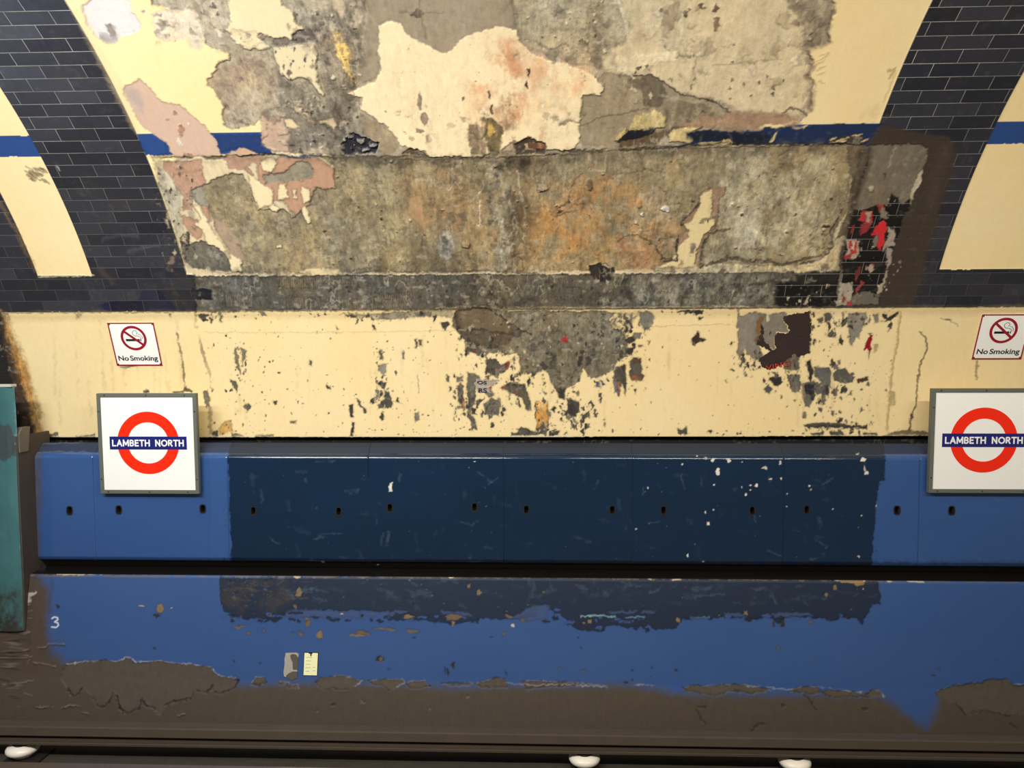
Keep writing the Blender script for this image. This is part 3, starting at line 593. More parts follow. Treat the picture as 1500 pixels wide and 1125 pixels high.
W.line(Q(800,200,"1120,810 1200,805 1260,790"), (66,54,40), 2.0, 2, 0.7)
W.line(Q(400,200,"1160,820 1220,885 1260,900"), (56,48,38), 1.0, 2, 0.8)
W.line([(287,456),(400,453),(600,453),(880,452),(1140,450)], (40,35,30), 1.2, 1.6, 0.75); W.line([(640,450),(700,449),(900,450),(1140,447)], (186,170,132), 0.9, 2.2, 0.7, fade=0.5)
W.scatter(290, 1130, 406, 450, 160, [(50,45,38),(150,140,118),(36,32,28)], 0.5, 2.2, 1.5, 0.3)
W.poly([(280,422),(309,422),(310,438),(282,438)], (34,36,42), 0.5, edge=0.3, h=0.004, rough=0.35, mott=0.1)
W.poly([(1135,412),(1230,408),(1230,449),(1135,449)], (32,30,27), 3, soft=3, edge=0.1, h=0.003, rough=0.4, mott=0.15, tile=1)
W.poly([(1160,400),(1240,396),(1240,412),(1170,414)], (40,36,30), 3, soft=3, edge=0.1, h=0.003, rough=0.5, mott=0.3, tile=0.8)
# soot and overpaint along the left arch edge, lower left
W.poly([(255,395),(288,405),(288,456),(262,456),(250,420)], (62,58,50), 3, soft=5, edge=0, alpha=0.7, tile=0.5)
W.poly([(222,240),(236,240),(280,400),(266,400),(240,320)], (58,56,52), 3, soft=4, edge=0, alpha=0.6, tile=0.5)
W.line([(285,404),(287,456)], (46,44,40), 1.3, 1.0, 0.8)
W.line([(150,352),(178,343),(200,346)], (92,90,88), 2.0, 3, 0.5, soft=2); W.line([(190,370),(212,362),(232,358)], (92,90,88), 2.0, 3, 0.45, soft=2); W.line([(148,395),(165,412)], (100,84,66), 3.0, 3, 0.4, soft=3)
W.line([(83,242),(88,250)], (190,188,184), 0.7, 0.5, 0.9)
for k_ in range(16):
    u = rng.uniform(36, 66); v = rng.uniform(244, 262); W.line([(u, v), (u + rng.uniform(4, 12), v + rng.uniform(0, 7))], (92,78,62), rng.uniform(0.7, 1.9), 2.5, 0.7, soft=1)
W.line([(0,297),(28,345),(52,398)], (120,96,66), 2.2, 3.5, 0.6, soft=2)
W.line([(57,405),(137,403)], (226,210,170), 1.2, 1.6, 0.7)

frags(290, 1130, 406, 450, 70, [(60,54,46),(150,140,118),(120,112,94),(44,40,35)], 1.5, 8, -0.003, 1.0)
# --- right arch: overpainted run, stripped patch and rags of old paper
W.poly([(1268,214),(1280,196),(1292,182),(1330,190),(1392,200),(1402,225),(1392,262),(1372,330),(1352,400),(1338,447),(1285,447),(1295,410),(1305,360),(1330,290),(1350,240),(1352,214)], (62,51,40), 2.5, soft=3, edge=0, h=0.004, rough=0.62, mott=0.10, tile=0.05)
W.line([(1385,215),(1372,260),(1362,300)], (78,66,52), 5, 3, 0.5, soft=5)
W.poly(Q(1100,200,"620,60 700,40 930,40 965,60 960,130 945,200 920,260 890,340 860,400 830,440 770,640 740,800 700,880 690,920 480,920 470,860 490,740 490,640 530,520 560,420 600,280 640,140"), (118,106,88), 2, edge=0.3, h=0.0, mott=0.2, **PL)
W.poly(Q(1100,200,"560,400 640,390 700,370 750,380 765,310 800,330 830,370 880,340 860,410 830,450 800,560 770,640 750,720 730,800 700,860 640,850 560,880 490,900 500,740 520,560"), (31,29,27), 2.2, edge=0.2, h=0.004, rough=0.35, mott=0.12, tile=0.9)
W.poly(Q(1100,200,"945,180 930,260 885,340 870,380 880,300 920,200"), (192,178,148), 1, edge=0.2, mott=0.15, **PL)
W.line(Q(1100,200,"650,70 640,150 600,260 560,400 530,520 500,640 490,720"), (52,42,33), 3.2, 1.5, 0.85, soft=3)
W.line(Q(1100,200,"670,80 650,160 610,270"), (96,82,64), 1.6, 1.5, 0.7); W.line(Q(1100,200,"790,60 770,130 755,170"), (160,148,126), 1.2, 1.2, 0.7)
for q, c in (("690,375 725,370 735,400 700,412",(150,50,46)),("610,400 640,405 665,410 668,470 650,480 600,540 620,470 590,460",(176,52,52)),("630,410 655,410 650,470 632,470",(170,150,132)),("545,490 570,480 560,530 548,535",(150,46,46)),
             ("700,470 735,455 745,480 735,530 725,600 700,625 688,590 700,540 655,545 680,510",(204,46,48)),("690,530 705,545 695,600 668,600 670,560",(120,110,98)),("600,480 660,475 640,520 600,545",(140,44,44)),
             ("520,560 570,565 600,570 590,640 570,670 520,672 530,600",(186,164,140)),("540,575 590,575 575,640 545,650",(196,50,50)),("515,650 545,645 540,670 515,670",(170,50,44)),("560,570 575,570 560,620 548,620",(216,200,176)),
             ("745,490 790,520 790,600 745,600 725,630 730,580 750,560",(166,152,134)),("740,600 780,620 770,690 740,740 745,690",(160,146,128)),("720,380 750,420 755,450 720,445 705,415",(136,122,104)),
             ("640,720 660,700 680,700 670,740 645,745",(180,160,140)),("660,700 680,698 675,715",(196,60,50)),("590,715 610,710 570,800 565,760",(110,44,40)),
             ("490,805 545,805 555,850 540,920 460,925 480,870",(172,160,140)),("600,790 620,795 580,850 560,870 575,830",(150,52,46)),("500,850 515,900 500,905",(150,60,46)),("525,905 560,905 555,930 520,930",(170,44,48)),
             ("560,870 620,845 690,860 700,920 545,925",(110,102,88)),("640,290 670,270 665,310 645,300",(176,164,136)),("725,200 740,195 730,240",(120,60,44)),("700,820 720,800 735,740 750,740 735,800 710,860 690,870",(178,162,138))):
    W.poly(Q(1100,200,q), c, 1.8, edge=0.25, h=0.005, rough=0.7, mott=0.16, tile=0)
W.scatter(1240, 1320, 290, 445, 60, [(176,160,136),(60,50,42),(150,134,112)], 0.5, 2.0, 1.8, 0.5)
W.scatter(1150, 1235, 412, 447, 22, [(196,178,146),(120,108,90)], 0.6, 1.8, 2.0)
for q in ("320,870 300,915","200,880 205,892"): W.line(Q(1100,200,q), (206,190,160), 1.2, 1, 0.9)

# --- cream dado band under the tiles
W.line([(0,458),(287,456.5),(700,453.5),(1100,450.5),(1500,449)], (70,60,46), 1.2, 1.0, 0.7)
W.line([(0,465),(287,462),(700,460),(1100,457),(1500,455)], (196,170,118), 5, 2, 0.45, soft=5)
BG = (126,118,98)
W.poly(Q(400,420,"1000,140 990,220 1040,280 1060,300 1070,325 1110,345 1180,370 1240,352 1290,380 1340,370 1360,440 1345,490 1380,475 1440,482 1500,450") + Q(800,420,"50,560 70,610 100,620 110,560 190,512 200,450 250,502 300,490 370,460 390,410 440,385 450,300 430,252 370,232 350,180 380,150 300,138 0,132"), BG, 2.4, edge=0.5, h=-0.004, mott=0.36, **PL)
W.poly(Q(400,420,"1000,140 1100,118 1180,118 1240,160 1380,250 1340,262 1290,320 1200,340 1120,320 1060,300 1010,220"), (98,84,66), 2, edge=0.2, mott=0.3, h=-0.006, **PL)
W.poly(Q(400,420,"1010,135 1180,122 1230,160 1320,225 1280,262 1200,240 1110,235 1035,250"), (112,96,72), 2, soft=2, edge=0.15, mott=0.2, h=-0.004, **PL)
W.line(Q(400,420,"1000,135 1080,120 1180,118 1240,160 1320,215 1385,250 1420,262"), (44,36,28), 1.0, 1.2, 0.85); W.line(Q(400,420,"1000,150 1020,240 1150,235 1280,265 1390,245"), (64,54,42), 1.2, 3, 0.7)
W.poly(Q(800,420,"380,150 450,150 500,145 480,190 440,210 460,250 400,225 355,215"), (238,214,160), 2.5, edge=0.5, h=0, mott=0.08, rough=0.45)
W.poly(Q(800,420,"0,140 200,140 330,160 340,230 200,260 60,260 0,200"), (112,104,86), 5, soft=6, edge=0.1, mott=0.5, tile=None, alpha=0.7)
W.poly(Q(800,420,"78,290 108,262 122,308 100,305"), (178,44,46), 0.8, edge=0.3, rough=0.6, mott=0.1)
W.scatter(680, 915, 456, 540, 130, [(60,54,46),(170,158,134),(190,176,150),(50,44,38)], 0.6, 2.6, 1.6, 0.4)
DG = (98,92,80)
for q, c in (("505,140 560,138 598,165 585,205 560,240 530,235 510,190",(130,122,104)),("480,260 520,245 515,280 485,290",(130,122,104)),("440,290 480,265 490,300 460,320 440,310",(60,54,46)),("440,340 480,335 475,380 445,370",(52,46,38)),
             ("800,290 835,250 850,285 880,290 860,305 835,300 820,325 800,315",(56,38,28)),("722,130 860,132 858,150 760,150",(40,36,32)),("840,165 858,165 855,185 838,185",(50,44,36)),
             ("375,470 385,440 440,435 442,520 435,600 430,560 415,530 400,600 375,560",(84,78,66)),("385,520 410,525 405,595 390,580",(160,92,60)),("372,510 385,515 400,598 380,580",(92,90,120)),
             ("460,410 480,390 525,400 525,480 540,490 530,520 470,515 465,460",(92,84,70)),("470,480 500,490 540,490 528,520 472,515",(146,88,52)),("480,395 525,400 520,420 490,415",(110,66,48)),
             ("270,520 290,515 300,550 275,550",(74,82,120)),("300,510 325,535 312,545",(74,82,120)),("505,325 530,320 515,335",(120,84,54)),("560,300 572,295 568,318",(130,80,50)),
             ("110,620 150,620 190,640 180,680 150,710 120,720 115,660",(78,74,62)),("190,700 240,680 245,710 215,720 195,715",(86,80,68)),("60,560 100,560 95,615 70,615",(64,50,42)),
             ("725,780 750,785 775,765 778,812 725,812",(86,80,68)),("880,795 912,788 905,802",(70,64,54)),("20,800 75,785 65,815 15,815",(70,66,56)),("120,650 150,640 160,700 125,715",(60,56,48))):
    W.poly(Q(800,420,q), c, 2.2, edge=0.35, h=-0.002, rough=0.75, mott=0.25)
for q, c in (("1010,545 1030,530 1048,545 1050,640 1045,670 1030,665 1015,600",(100,94,82)),("1038,600 1050,600 1050,665 1035,660",(170,100,56)),("1010,500 1040,490 1042,522 1012,524",(120,112,96)),
             ("1065,470 1110,480 1140,500 1110,530 1112,640 1090,660 1085,700 1110,745 1118,780 1095,788 1085,740 1068,720 1072,600",(96,92,80)),("1110,510 1230,515 1215,545 1180,550 1120,545",(150,140,120)),("1165,560 1200,560 1215,600 1190,610 1170,590",(128,118,100)),
             ("1160,640 1205,615 1250,635 1240,710 1200,700 1165,705",(112,106,90)),("1175,405 1230,400 1245,430 1305,410 1300,430 1270,470 1215,490 1170,465",(84,78,66)),("1225,450 1250,445 1290,412 1305,418 1285,460 1230,470",(120,112,98)),
             ("1245,560 1300,530 1380,540 1400,580 1420,650 1415,680 1390,670 1370,610 1290,575",(92,84,68)),("1395,520 1410,495 1420,530 1400,548",(50,46,42)),
             ("610,565 640,600 655,640 645,665 610,665",(88,82,68)),("578,640 600,630 605,665 580,668",(96,90,76)),("415,650 438,650 438,715 425,715",(58,52,44)),("430,740 442,740 442,820 430,822",(52,46,38)),
             ("455,615 470,620 480,650 515,670 515,692 498,690 490,665 465,655",(84,78,66)),("780,690 805,685 800,735 785,740",(130,124,108)),("778,290 790,285 792,335 780,335",(96,86,70)),("800,290 818,290 818,325 802,325",(110,84,60)),
             ("582,350 595,345 605,400 590,400",(104,96,82)),("545,210 560,212 560,235 548,235",(70,60,50)),("580,430 620,425 620,470 600,490 580,460",(150,142,120)),("595,530 620,530 615,560 598,560",(80,74,64)),
             ("705,360 720,355 720,395 708,395",(116,110,96)),("918,200 970,195 975,215 945,238 925,225",(74,68,58)),("370,155 450,150 520,155 740,140 870,130 990,135 980,165 880,165 780,170 700,180 560,182 520,165 450,165",(176,160,122)),
             ("390,155 460,158 450,172 400,165",(74,66,56)),("780,145 870,140 860,160 790,165",(120,112,96)),("610,140 730,140 720,175 580,178",(150,138,112)),("1340,775 1380,770 1440,800 1500,785 1500,815 1345,815",(84,78,66)),("1310,800 1350,800 1340,820 1310,818",(90,84,72)),
             ("1070,330 1130,345 1125,362 1090,360 1065,350",(84,70,56)),("1095,345 1130,345 1120,358",(150,50,44)),("1090,660 1115,670 1112,705 1095,700",(60,52,44)),("950,490 968,500 968,522 950,520",(110,102,88)),("340,210 360,235 352,238",(90,80,66)),
             ("200,400 215,405 215,440 205,435",(110,102,88)),("100,740 130,732 128,750 105,752",(130,122,104)),("0,625 22,628 20,648 4,650",(70,62,52)),("295,545 315,550 312,565 298,560",(60,52,44))):
    W.poly(Q(400,420,q), c, 2.0, edge=0.35, h=-0.002, rough=0.75, mott=0.25)
for q in ("1280,415 1306,415 1290,455 1270,450","1225,455 1240,450 1232,470","1245,560 1265,552 1262,570","1175,545 1195,540 1205,555 1180,562","1335,578 1345,575 1342,590"): W.poly(Q(400,420,q), (196,40,44), 0.9, edge=0.2, rough=0.6, mott=0.1)
# rusty bracket stain
W.poly(Q(400,420,"1445,628 1510,628 1515,700 1510,770 1450,790 1440,700"), (206,150,72), 1.2, edge=0.25, h=0.003, mott=0.35, rough=0.7); W.line([(785,590),(785,612)], (52,40,28), 1.0, 1.5, 0.9)
W.poly([(786,588),(802,587),(802,594),(790,600)], (228,186,110), 1.2, edge=0.2, tile=None)
# right part of the band
for q, c in (("-75,105 -60,160 0,150 30,140 100,150 110,190 60,240 45,330 70,380 40,400 10,400 0,380 -20,370 -30,340 -60,395 -73,350",(140,130,112)),
             ("55,240 60,160 110,150 190,140 200,160 180,190 210,255 140,250 130,300 135,345 110,340 75,300",(136,127,108)),
             ("35,200 50,165 65,170 50,240 45,250 35,320 30,300",(150,96,36)),
             ("205,400 240,365 270,400 268,450 240,460 190,450",(104,94,80)),("300,410 330,400 342,470 335,530 320,500 310,450",(44,38,36)),
             ("345,440 430,450 440,470 436,540 420,580 360,600 345,560 380,530",(104,104,98)),("200,480 270,480 272,575 230,575 205,520",(104,102,94)),("285,530 345,520 350,600 320,660 300,655 285,590",(112,108,96)),
             ("300,535 350,535 340,590 305,590",(34,32,44)),("110,500 165,495 175,520 150,545 105,515",(48,42,38)),("75,560 100,535 118,560 105,585 80,580",(84,84,76)),
             ("450,475 480,455 515,450 530,470 560,510 555,525 500,532 455,515",(90,88,78)),("455,430 475,425 480,450 460,455",(120,114,98)),("540,150 630,140 632,175 605,230 600,280 575,275 560,325 545,320 540,240 530,200",(146,138,120)),
             ("400,150 430,145 450,170 430,190 400,200",(92,86,74)),("365,175 390,165 390,195 368,200",(100,92,78)),("655,270 668,268 660,330 650,395 645,340 618,352 635,300",(128,28,34)),("645,255 660,255 655,270",(50,40,36)),
             ("720,150 745,145 750,165 815,140 810,155 760,190 725,175",(46,42,36)),("670,150 700,145 700,195 680,200",(128,120,104)),("580,505 640,495 650,510 610,525 580,525",(66,58,50)),("580,512 605,505 600,522",(130,34,38)),
             ("285,755 400,745 500,755 560,765 630,770 640,780 500,775 400,778 320,775",(86,78,62)),("330,805 400,800 400,822 340,822",(90,84,70)),("440,800 500,795 515,820 440,822",(90,84,72)),
             ("760,812 800,798 850,790 870,775 890,795 940,795 1000,808 1000,828 700,828",(132,116,86)),("620,805 690,800 700,822 620,822",(110,98,74)),("880,700 890,705 885,740 872,735",(70,62,50)),
             ("760,570 790,580 790,640 770,660 755,650",(206,182,126)),("680,320 700,315 690,355 672,360",(196,170,120)),("455,565 478,570 470,605 458,600",(140,130,112)),("385,590 405,590 410,650 390,650",(110,104,92)),
             ("285,690 302,690 300,718 285,715",(90,82,70)),("440,680 455,685 458,715 445,710",(120,110,92)),("370,665 388,665 385,685 370,680",(96,90,78)),("1070,178 1100,180 1100,188 1072,184",(60,50,40)),("500,145 510,140 508,205 500,200",(140,130,108)),("345,290 356,290 352,320 344,318",(70,70,80))):
    W.poly(Q(1100,420,q), c, 2.0, edge=0.35, h=-0.002, rough=0.75, mott=0.18)
W.line(Q(1100,420,"300,765 400,768 500,770 600,768 635,775"), (44,38,32), 1.3, 2, 0.8)
W.line(Q(1100,420,"932,248 955,280 970,320 955,370 935,420 925,470 918,530 912,600 905,660 885,700 875,745 872,780"), (84,76,60), 1.3, 1.4, 0.8, h=-0.003)
W.line(Q(1100,420,"820,140 800,300 775,450 760,620 745,780"), (222,196,140), 2.0, 1.0, 0.8, h=0.002); W.line(Q(1100,420,"824,140 804,300 779,450 764,620 749,780"), (176,150,102), 0.9, 1.0, 0.6)
W.line(Q(1100,420,"1240,410 1245,440 1235,470 1238,505"), (120,108,86), 1.6, 1.6, 0.7); W.line(Q(1100,420,"1040,172 1080,182 1140,215"), (120,102,74), 0.8, 1.2, 0.6)
W.line(Q(1100,420,"325,130 322,220 328,300 320,360"), (38,30,28), 1.3, 1.2, 0.8); W.line(Q(1100,420,"0,125 120,130 200,125 325,118"), (236,214,160), 2.2, 2.8, 0.9, fade=0.2)
W.line(Q(1100,420,"90,150 95,185"), (236,214,160), 1.6, 1.2, 0.9)
# left part of the band
W.line(Q(0,420,"1075,150 1075,200 1095,280 1120,380 1150,480 1165,570"), (120,104,76), 1.8, 2.5, 0.7, fade=0.15); W.line(Q(0,420,"1140,580 1150,700 1155,800"), (130,112,82), 2.2, 3.5, 0.7, fade=0.1, soft=2)
W.line(Q(0,420,"972,255 975,290 990,340 1000,400 1005,470 1012,540 1020,570"), (84,76,60), 1.5, 1.4, 0.8, fade=0.1, h=-0.003); W.line(Q(0,420,"955,578 1000,575 1020,562 1050,575"), (80,72,56), 2.0, 1.4, 0.9)
for q, c in (("1205,165 1220,160 1212,190 1225,192 1215,196 1203,185",(52,46,40)),("1430,140 1450,138 1468,168 1440,166",(110,104,90)),("1260,510 1290,515 1310,545 1300,580 1285,560 1270,540",(104,98,84)),("1335,655 1362,638 1380,655 1360,685 1345,668",(92,88,76)),
             ("1290,340 1305,335 1312,420 1325,480 1300,440 1288,390",(128,120,98)),("1325,340 1350,350 1350,400 1335,410 1330,440",(128,120,98)),("1115,580 1140,570 1150,640 1130,660",(120,110,88)),("1165,790 1195,790 1200,830 1170,830",(90,82,70)),
             ("1270,808 1320,815 1340,825 1280,828",(120,112,92)),("1400,820 1500,812 1500,828 1400,830",(120,112,92)),("240,825 270,815 310,803 322,832 245,834",(110,100,80)),("415,828 450,820 520,812 528,834 415,836",(110,100,80)),
             ("1085,150 1140,150 1150,160 1110,180 1090,170",(70,62,50)),("1200,780 1230,745 1270,730 1280,800 1210,810",(222,178,100)),("790,575 815,568 822,582 790,585",(100,90,72)),("660,436 770,432 740,440 690,446",(130,120,98)),("930,150 938,150 935,165",(90,80,62)),("415,155 450,152 450,165 420,168",(186,166,120))):
    W.poly(Q(0,420,q), c, 2.0, edge=0.3, h=-0.002, rough=0.75, mott=0.2)
for k_ in range(14):
    u = rng.uniform(70, 270); W.line([(u, rng.uniform(465, 560)), (u + rng.uniform(2, 8), rng.uniform(560, 636))], (196,168,116), rng.uniform(0.8, 2.0), 3, 0.35, fade=0.35, soft=2)
CB = [(58,52,44),(110,102,86),(136,118,90),(84,74,60)]
W.scatter(300, 400, 462, 636, 90, CB, 0.4, 1.8, 1.7, 0.4)
W.scatter(400, 700, 462, 636, 150, CB, 0.4, 1.7, 2.0, 0.3)
W.scatter(680, 900, 520, 636, 160, CB, 0.4, 1.8, 1.8, 0.4)
W.scatter(900, 1180, 460, 636, 60, CB, 0.4, 1.2, 1.6, 0.3)
W.scatter(1180, 1310, 456, 636, 110, CB, 0.4, 1.8, 1.7, 0.4)
W.scatter(290, 1320, 628, 638, 120, CB, 0.5, 2.0, 0.8, 0.2); W.scatter(300, 1310, 455, 462, 110, CB, 0.5, 1.8, 0.9, 0.3)
W.scatter(548, 570, 500, 590, 40, CB, 0.5, 1.8, 2.0, 0); W.scatter(343, 362, 500, 560, 34, CB, 0.5, 1.8, 2.0, 0)
W.scatter(900, 930, 470, 530, 30, CB, 0.8, 3.2, 1.3, 0); W.scatter(820, 850, 560, 630, 40, CB, 0.5, 2.0, 1.3, 0)
W.line([(300,487),(480,487),(680,484)], (206,180,126), 0.6, 1.2, 0.6); W.line([(950,478),(1070,475)], (196,170,118), 0.6, 1.0, 0.6)
W.line([(548,578),(590,592)], (160,140,104), 0.5, 0.6, 0.7); W.line([(612,550),(613,575)], (110,100,80), 0.7, 1, 0.7)
for k_ in range(40):
    u = rng.uniform(300, 1300); v = rng.uniform(490, 600); W.line([(u, v), (u + 1, min(v + rng.uniform(20, 70), 638))], (208,180,126), rng.uniform(0.6, 1.6), 1.5, 0.35, fade=0.3, soft=2)
def chips(x0, x1, y0, y1, n, r0=0.8, r1=3.6, el=1.7):
    for k_ in range(n):
        u = rng.normal((x0 + x1) / 2, (x1 - x0) / 3.2); v = rng.normal((y0 + y1) / 2, (y1 - y0) / 3.2); r = r0 + (r1 - r0) * rng.random() ** 2
        if not (292 < u < 1318 and 458 < v < 636): continue
        pts = [(u + r * rng.uniform(0.4, 1.3) * math.cos(t), v + r * el * rng.uniform(0.4, 1.3) * math.sin(t)) for t in np.linspace(0, 2 * math.pi, 8)[:-1]]
        W.poly(pts, ((58,53,45),(98,92,80),(128,120,102),(74,66,56))[k_ % 4], 2.5, edge=0.2, soft=0.6, h=-0.001, rough=0.8, mott=0.2, tile=None, fine=1.2)
for a in ((668,700,480,520,34),(700,780,535,560,26),(660,700,560,625,40),(740,775,550,590,26),(790,860,540,620,46),(820,870,595,625,26),(895,935,455,520,46),(895,945,520,570,26),(1095,1185,500,560,60),(1150,1250,540,600,60),(1180,1250,455,500,30),(700,740,585,615,24),(905,940,455,480,22),(1210,1290,455,480,30),
          (450,700,455,468,44),(775,820,620,636,24),(545,575,560,600,22),(1180,1290,620,636,36),(690,740,500,530,20),(300,330,456,470,16),(1070,1130,520,545,20)): chips(*a)
for a in ((700,900,458,530,30),): chips(*a, r0=1.5, r1=6)
W.line([(812,520),(818,545),(822,570),(838,600)], (56,50,42), 3.0, 6, 0.6, fade=0.3, soft=2.5); W.line([(795,500),(806,520),(812,545)], (60,54,46), 3.0, 6, 0.6, fade=0.3, soft=2.5)
# rusty end of the dado; dark of the headwall recess beside it painted on
W.poly([(-260,440),(10,458),(18,480),(34,520),(50,570),(60,610),(66,645),(-260,645)], (176,134,74), 5, soft=7, edge=0, cloudy=False, rough=0.8, mott=0.5)
W.poly([(-260,440),(3,458),(10,490),(24,530),(38,580),(50,620),(54,645),(-260,645)], (70,52,34), 5, soft=5, edge=0, cloudy=False, rough=0.8, mott=0.5)
W.poly([(-260,440),(0,456),(5,500),(16,550),(28,600),(38,645),(-260,645)], (30,28,26), 3, soft=4, edge=0, cloudy=False, rough=0.7, mott=0.3)
W.line([(40,639.5),(400,639.5),(1000,639),(1370,637.5)], (236,222,186), 0.9, 0.8, 0.7, fade=0.2)
W.poly([(-300,641),(700,641.2),(1370,639.5),(1800,638),(1800,700),(-300,700)], (20,18,16), 0.3, soft=0.5, edge=0, h=-0.05, rough=0.9, mott=0.2, fine=0.15)  # shade of the gap behind the casing, painted black on the wall
W.col = np.clip(W.col, 0.004, 0.93)
mm = np.clip(W.mott - 0.08, 0, 0.5)[..., None]
p1 = (fbm(W.sh, 34, 44, 301, 5, 0.8) - 0.5)[..., None]; p2 = (fbm(W.sh, 60, 80, 305, 4, 0.6) - 0.5)[..., None]; p3 = (fbm(W.sh, 4, 26, 309, 3, 0.8) - 0.5)[..., None]
W.col *= np.clip(1 + mm * (3.8 * p1 + 1.5 * p3), 0.25, 2.2) * (1 + mm * p2 * np.array([1.2, 0.2, -1.6]))
def ridge(cx, cy, sd): return 1 - np.abs(fbm(W.sh, cx, cy, sd, 4, 0.6) - 0.5) * 2
g4 = np.clip(mm * 3.2, 0, 1)
v1 = np.clip((ridge(30, 42, 401) - 0.955) * 26, 0, 1)[..., None] * np.clip((fbm(W.sh, 50, 50, 403, 3) - 0.42) * 5, 0, 1)[..., None]
v2 = np.clip((ridge(14, 22, 405) - 0.93) * 16, 0, 1)[..., None] * np.clip((fbm(W.sh, 40, 40, 407, 3) - 0.48) * 6, 0, 1)[..., None]
v3 = np.clip((ridge(18, 30, 409) - 0.93) * 16, 0, 1)[..., None] * np.clip((fbm(W.sh, 40, 60, 411, 3) - 0.50) * 6, 0, 1)[..., None]
p5 = (fbm(W.sh, 5, 7, 413, 3, 0.8) - 0.5)[..., None]; p6 = (fbm(W.sh, 12, 20, 415, 4, 0.8) - 0.5)[..., None]
W.col *= np.clip(1 + g4 * (0.75 * p5 + 0.85 * p6), 0.3, 1.9)
W.col *= 1 - g4 * (0.34 * v1 + 0.30 * v2)
W.col += (lin((226,214,186)) - W.col) * 0.30 * v3 * g4
W.h -= (0.0025 * v1 * g4)[..., 0]
pit = np.clip((fbm(W.sh, 5, 6, 313, 2) - 0.70) * 9, 0, 1)[..., None] * np.clip(mm * 4, 0, 1); W.col *= 1 - 0.3 * pit
lit = np.clip((fbm(W.sh, 9, 7, 317, 3) - 0.66) * 8, 0, 1)[..., None] * np.clip(mm * 4, 0, 1); W.col += (lin((214,204,178)) - W.col) * 0.22 * lit
W.col = np.clip(W.col, 0.004, 0.93)
# lumpy render: real relief where the finish is rough
lump = fbm(W.sh, 16, 16, 77, 4, 0.6) - 0.5
W.h += lump * 0.007 * np.clip((W.mott - 0.1) * 3, 0, 1)
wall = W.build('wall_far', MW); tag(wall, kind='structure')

# ------------------------------------------------------------------ blue cable casing: pressed panels with a rolled top and slots
def zp(v, Y): return z_at(v, Y)
yF = 4.70
tl = zp(649.0, 4.790)
prof = [(4.84, zp(846, 4.70) + 0.012), (4.80, zp(843, 4.72)), (4.765, zp(834, 4.74)), (4.735, zp(829, yF)), (4.712, zp(825, yF)), (yF, zp(820, yF)), (yF - 0.002, zp(750, yF)), (yF, zp(682, yF)),
        *[(yF + 0.036 * (1 - math.cos(t)), zp(674, yF) + 0.036 * math.sin(t)) for t in np.linspace(0, math.radians(74), 16)],
        (4.756, zp(655.2, 4.756)), (4.786, zp(650.2, 4.786)), (4.790, tl), (4.794, tl - 0.004), (4.794, tl - 0.03)]
Xe = hit_y(30, 820, 4.54)[0]
pxs = np.concatenate([np.arange(Xe + 0.003, 3.45, 0.0045), np.linspace(3.46, 4.4, 30)])
P = Skin(prof, pxs, 0.0045, 41)
P.prep()
# the rolled-under foot must not confuse the ray table: keep only the part above the foot
P.mono = P.ang.copy(); k0 = int(np.argmin(P.ang)); P.mono[:k0] = P.ang[k0] - np.arange(k0, 0, -1) * 1e-4; P.mono = np.maximum.accumulate(P.mono)
BLUE = (53, 87, 143); DARK = (14, 40, 66)
P.col[:] = lin(BLUE) * ALB; P.rough[:] = 0.13; P.mott[:] = 0.025
bl = fbm(P.sh, 120, 60, 61, 4) - 0.5
P.col *= (1 + bl[..., None] * np.array([0.30, 0.18, 0.10]))
P.poly([(307,640),(345,640),(345,840),(312,840),(309,740)], (54,90,146), 1.0, soft=1, edge=0.1, tile=None, alpha=0.8)
P.poly([(336,640),(336,700),(337,760),(339,800),(339,850),(1275,850),(1277,822),(1281,770),(1284,735),(1288,706),(1296,704),(1296,670),(1296,656),(1285,640),(800,636)], DARK, 0.8, soft=0.8, edge=0.2, rough=0.13, mott=0.05)
bl2 = fbm(P.sh, 90, 60, 63, 4)
isd = (P.col[..., 2] < lin(110) * ALB)
P.col[isd] *= (0.90 + 0.22 * bl2[isd])[:, None]
P.poly([(336,640),(700,640),(690,700),(336,700)], (60,72,88), 9, soft=22, edge=0, alpha=0.0, tile=None)
# soot at the left end; painted shade along the foot
P.poly([(-40,640),(58,640),(60,700),(58,760),(66,840),(-40,850)], (70,62,54), 4, soft=7, edge=0, cloudy=False, alpha=0.95, mott=0.3, rough=0.7)
P.line([(48,670),(47,740),(50,815)], (66,66,76), 2.0, 4, 0.6, fade=0.2, soft=3)
P.rough[:] += np.clip(P.mott - 0.03, 0, 1) * 0.3
foot = np.clip((zp(822, yF) - P.Z) / 0.03, 0, 1)[:, None, None] * (np.arange(P.sh[0]) < P.sh[0] * 0.4)[:, None, None]  # shade of the rolled-under foot, put into the panel colour
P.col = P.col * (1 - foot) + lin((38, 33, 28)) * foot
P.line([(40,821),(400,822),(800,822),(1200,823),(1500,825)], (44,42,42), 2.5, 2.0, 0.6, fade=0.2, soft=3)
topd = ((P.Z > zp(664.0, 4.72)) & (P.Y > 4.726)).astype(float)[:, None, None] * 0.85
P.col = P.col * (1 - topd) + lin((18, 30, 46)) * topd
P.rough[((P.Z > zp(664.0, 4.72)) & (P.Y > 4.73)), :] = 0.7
P.line([(40,650.5),(1370,648.5)], (92,96,104), 0.9, 0.8, 0.8, fade=0.1)
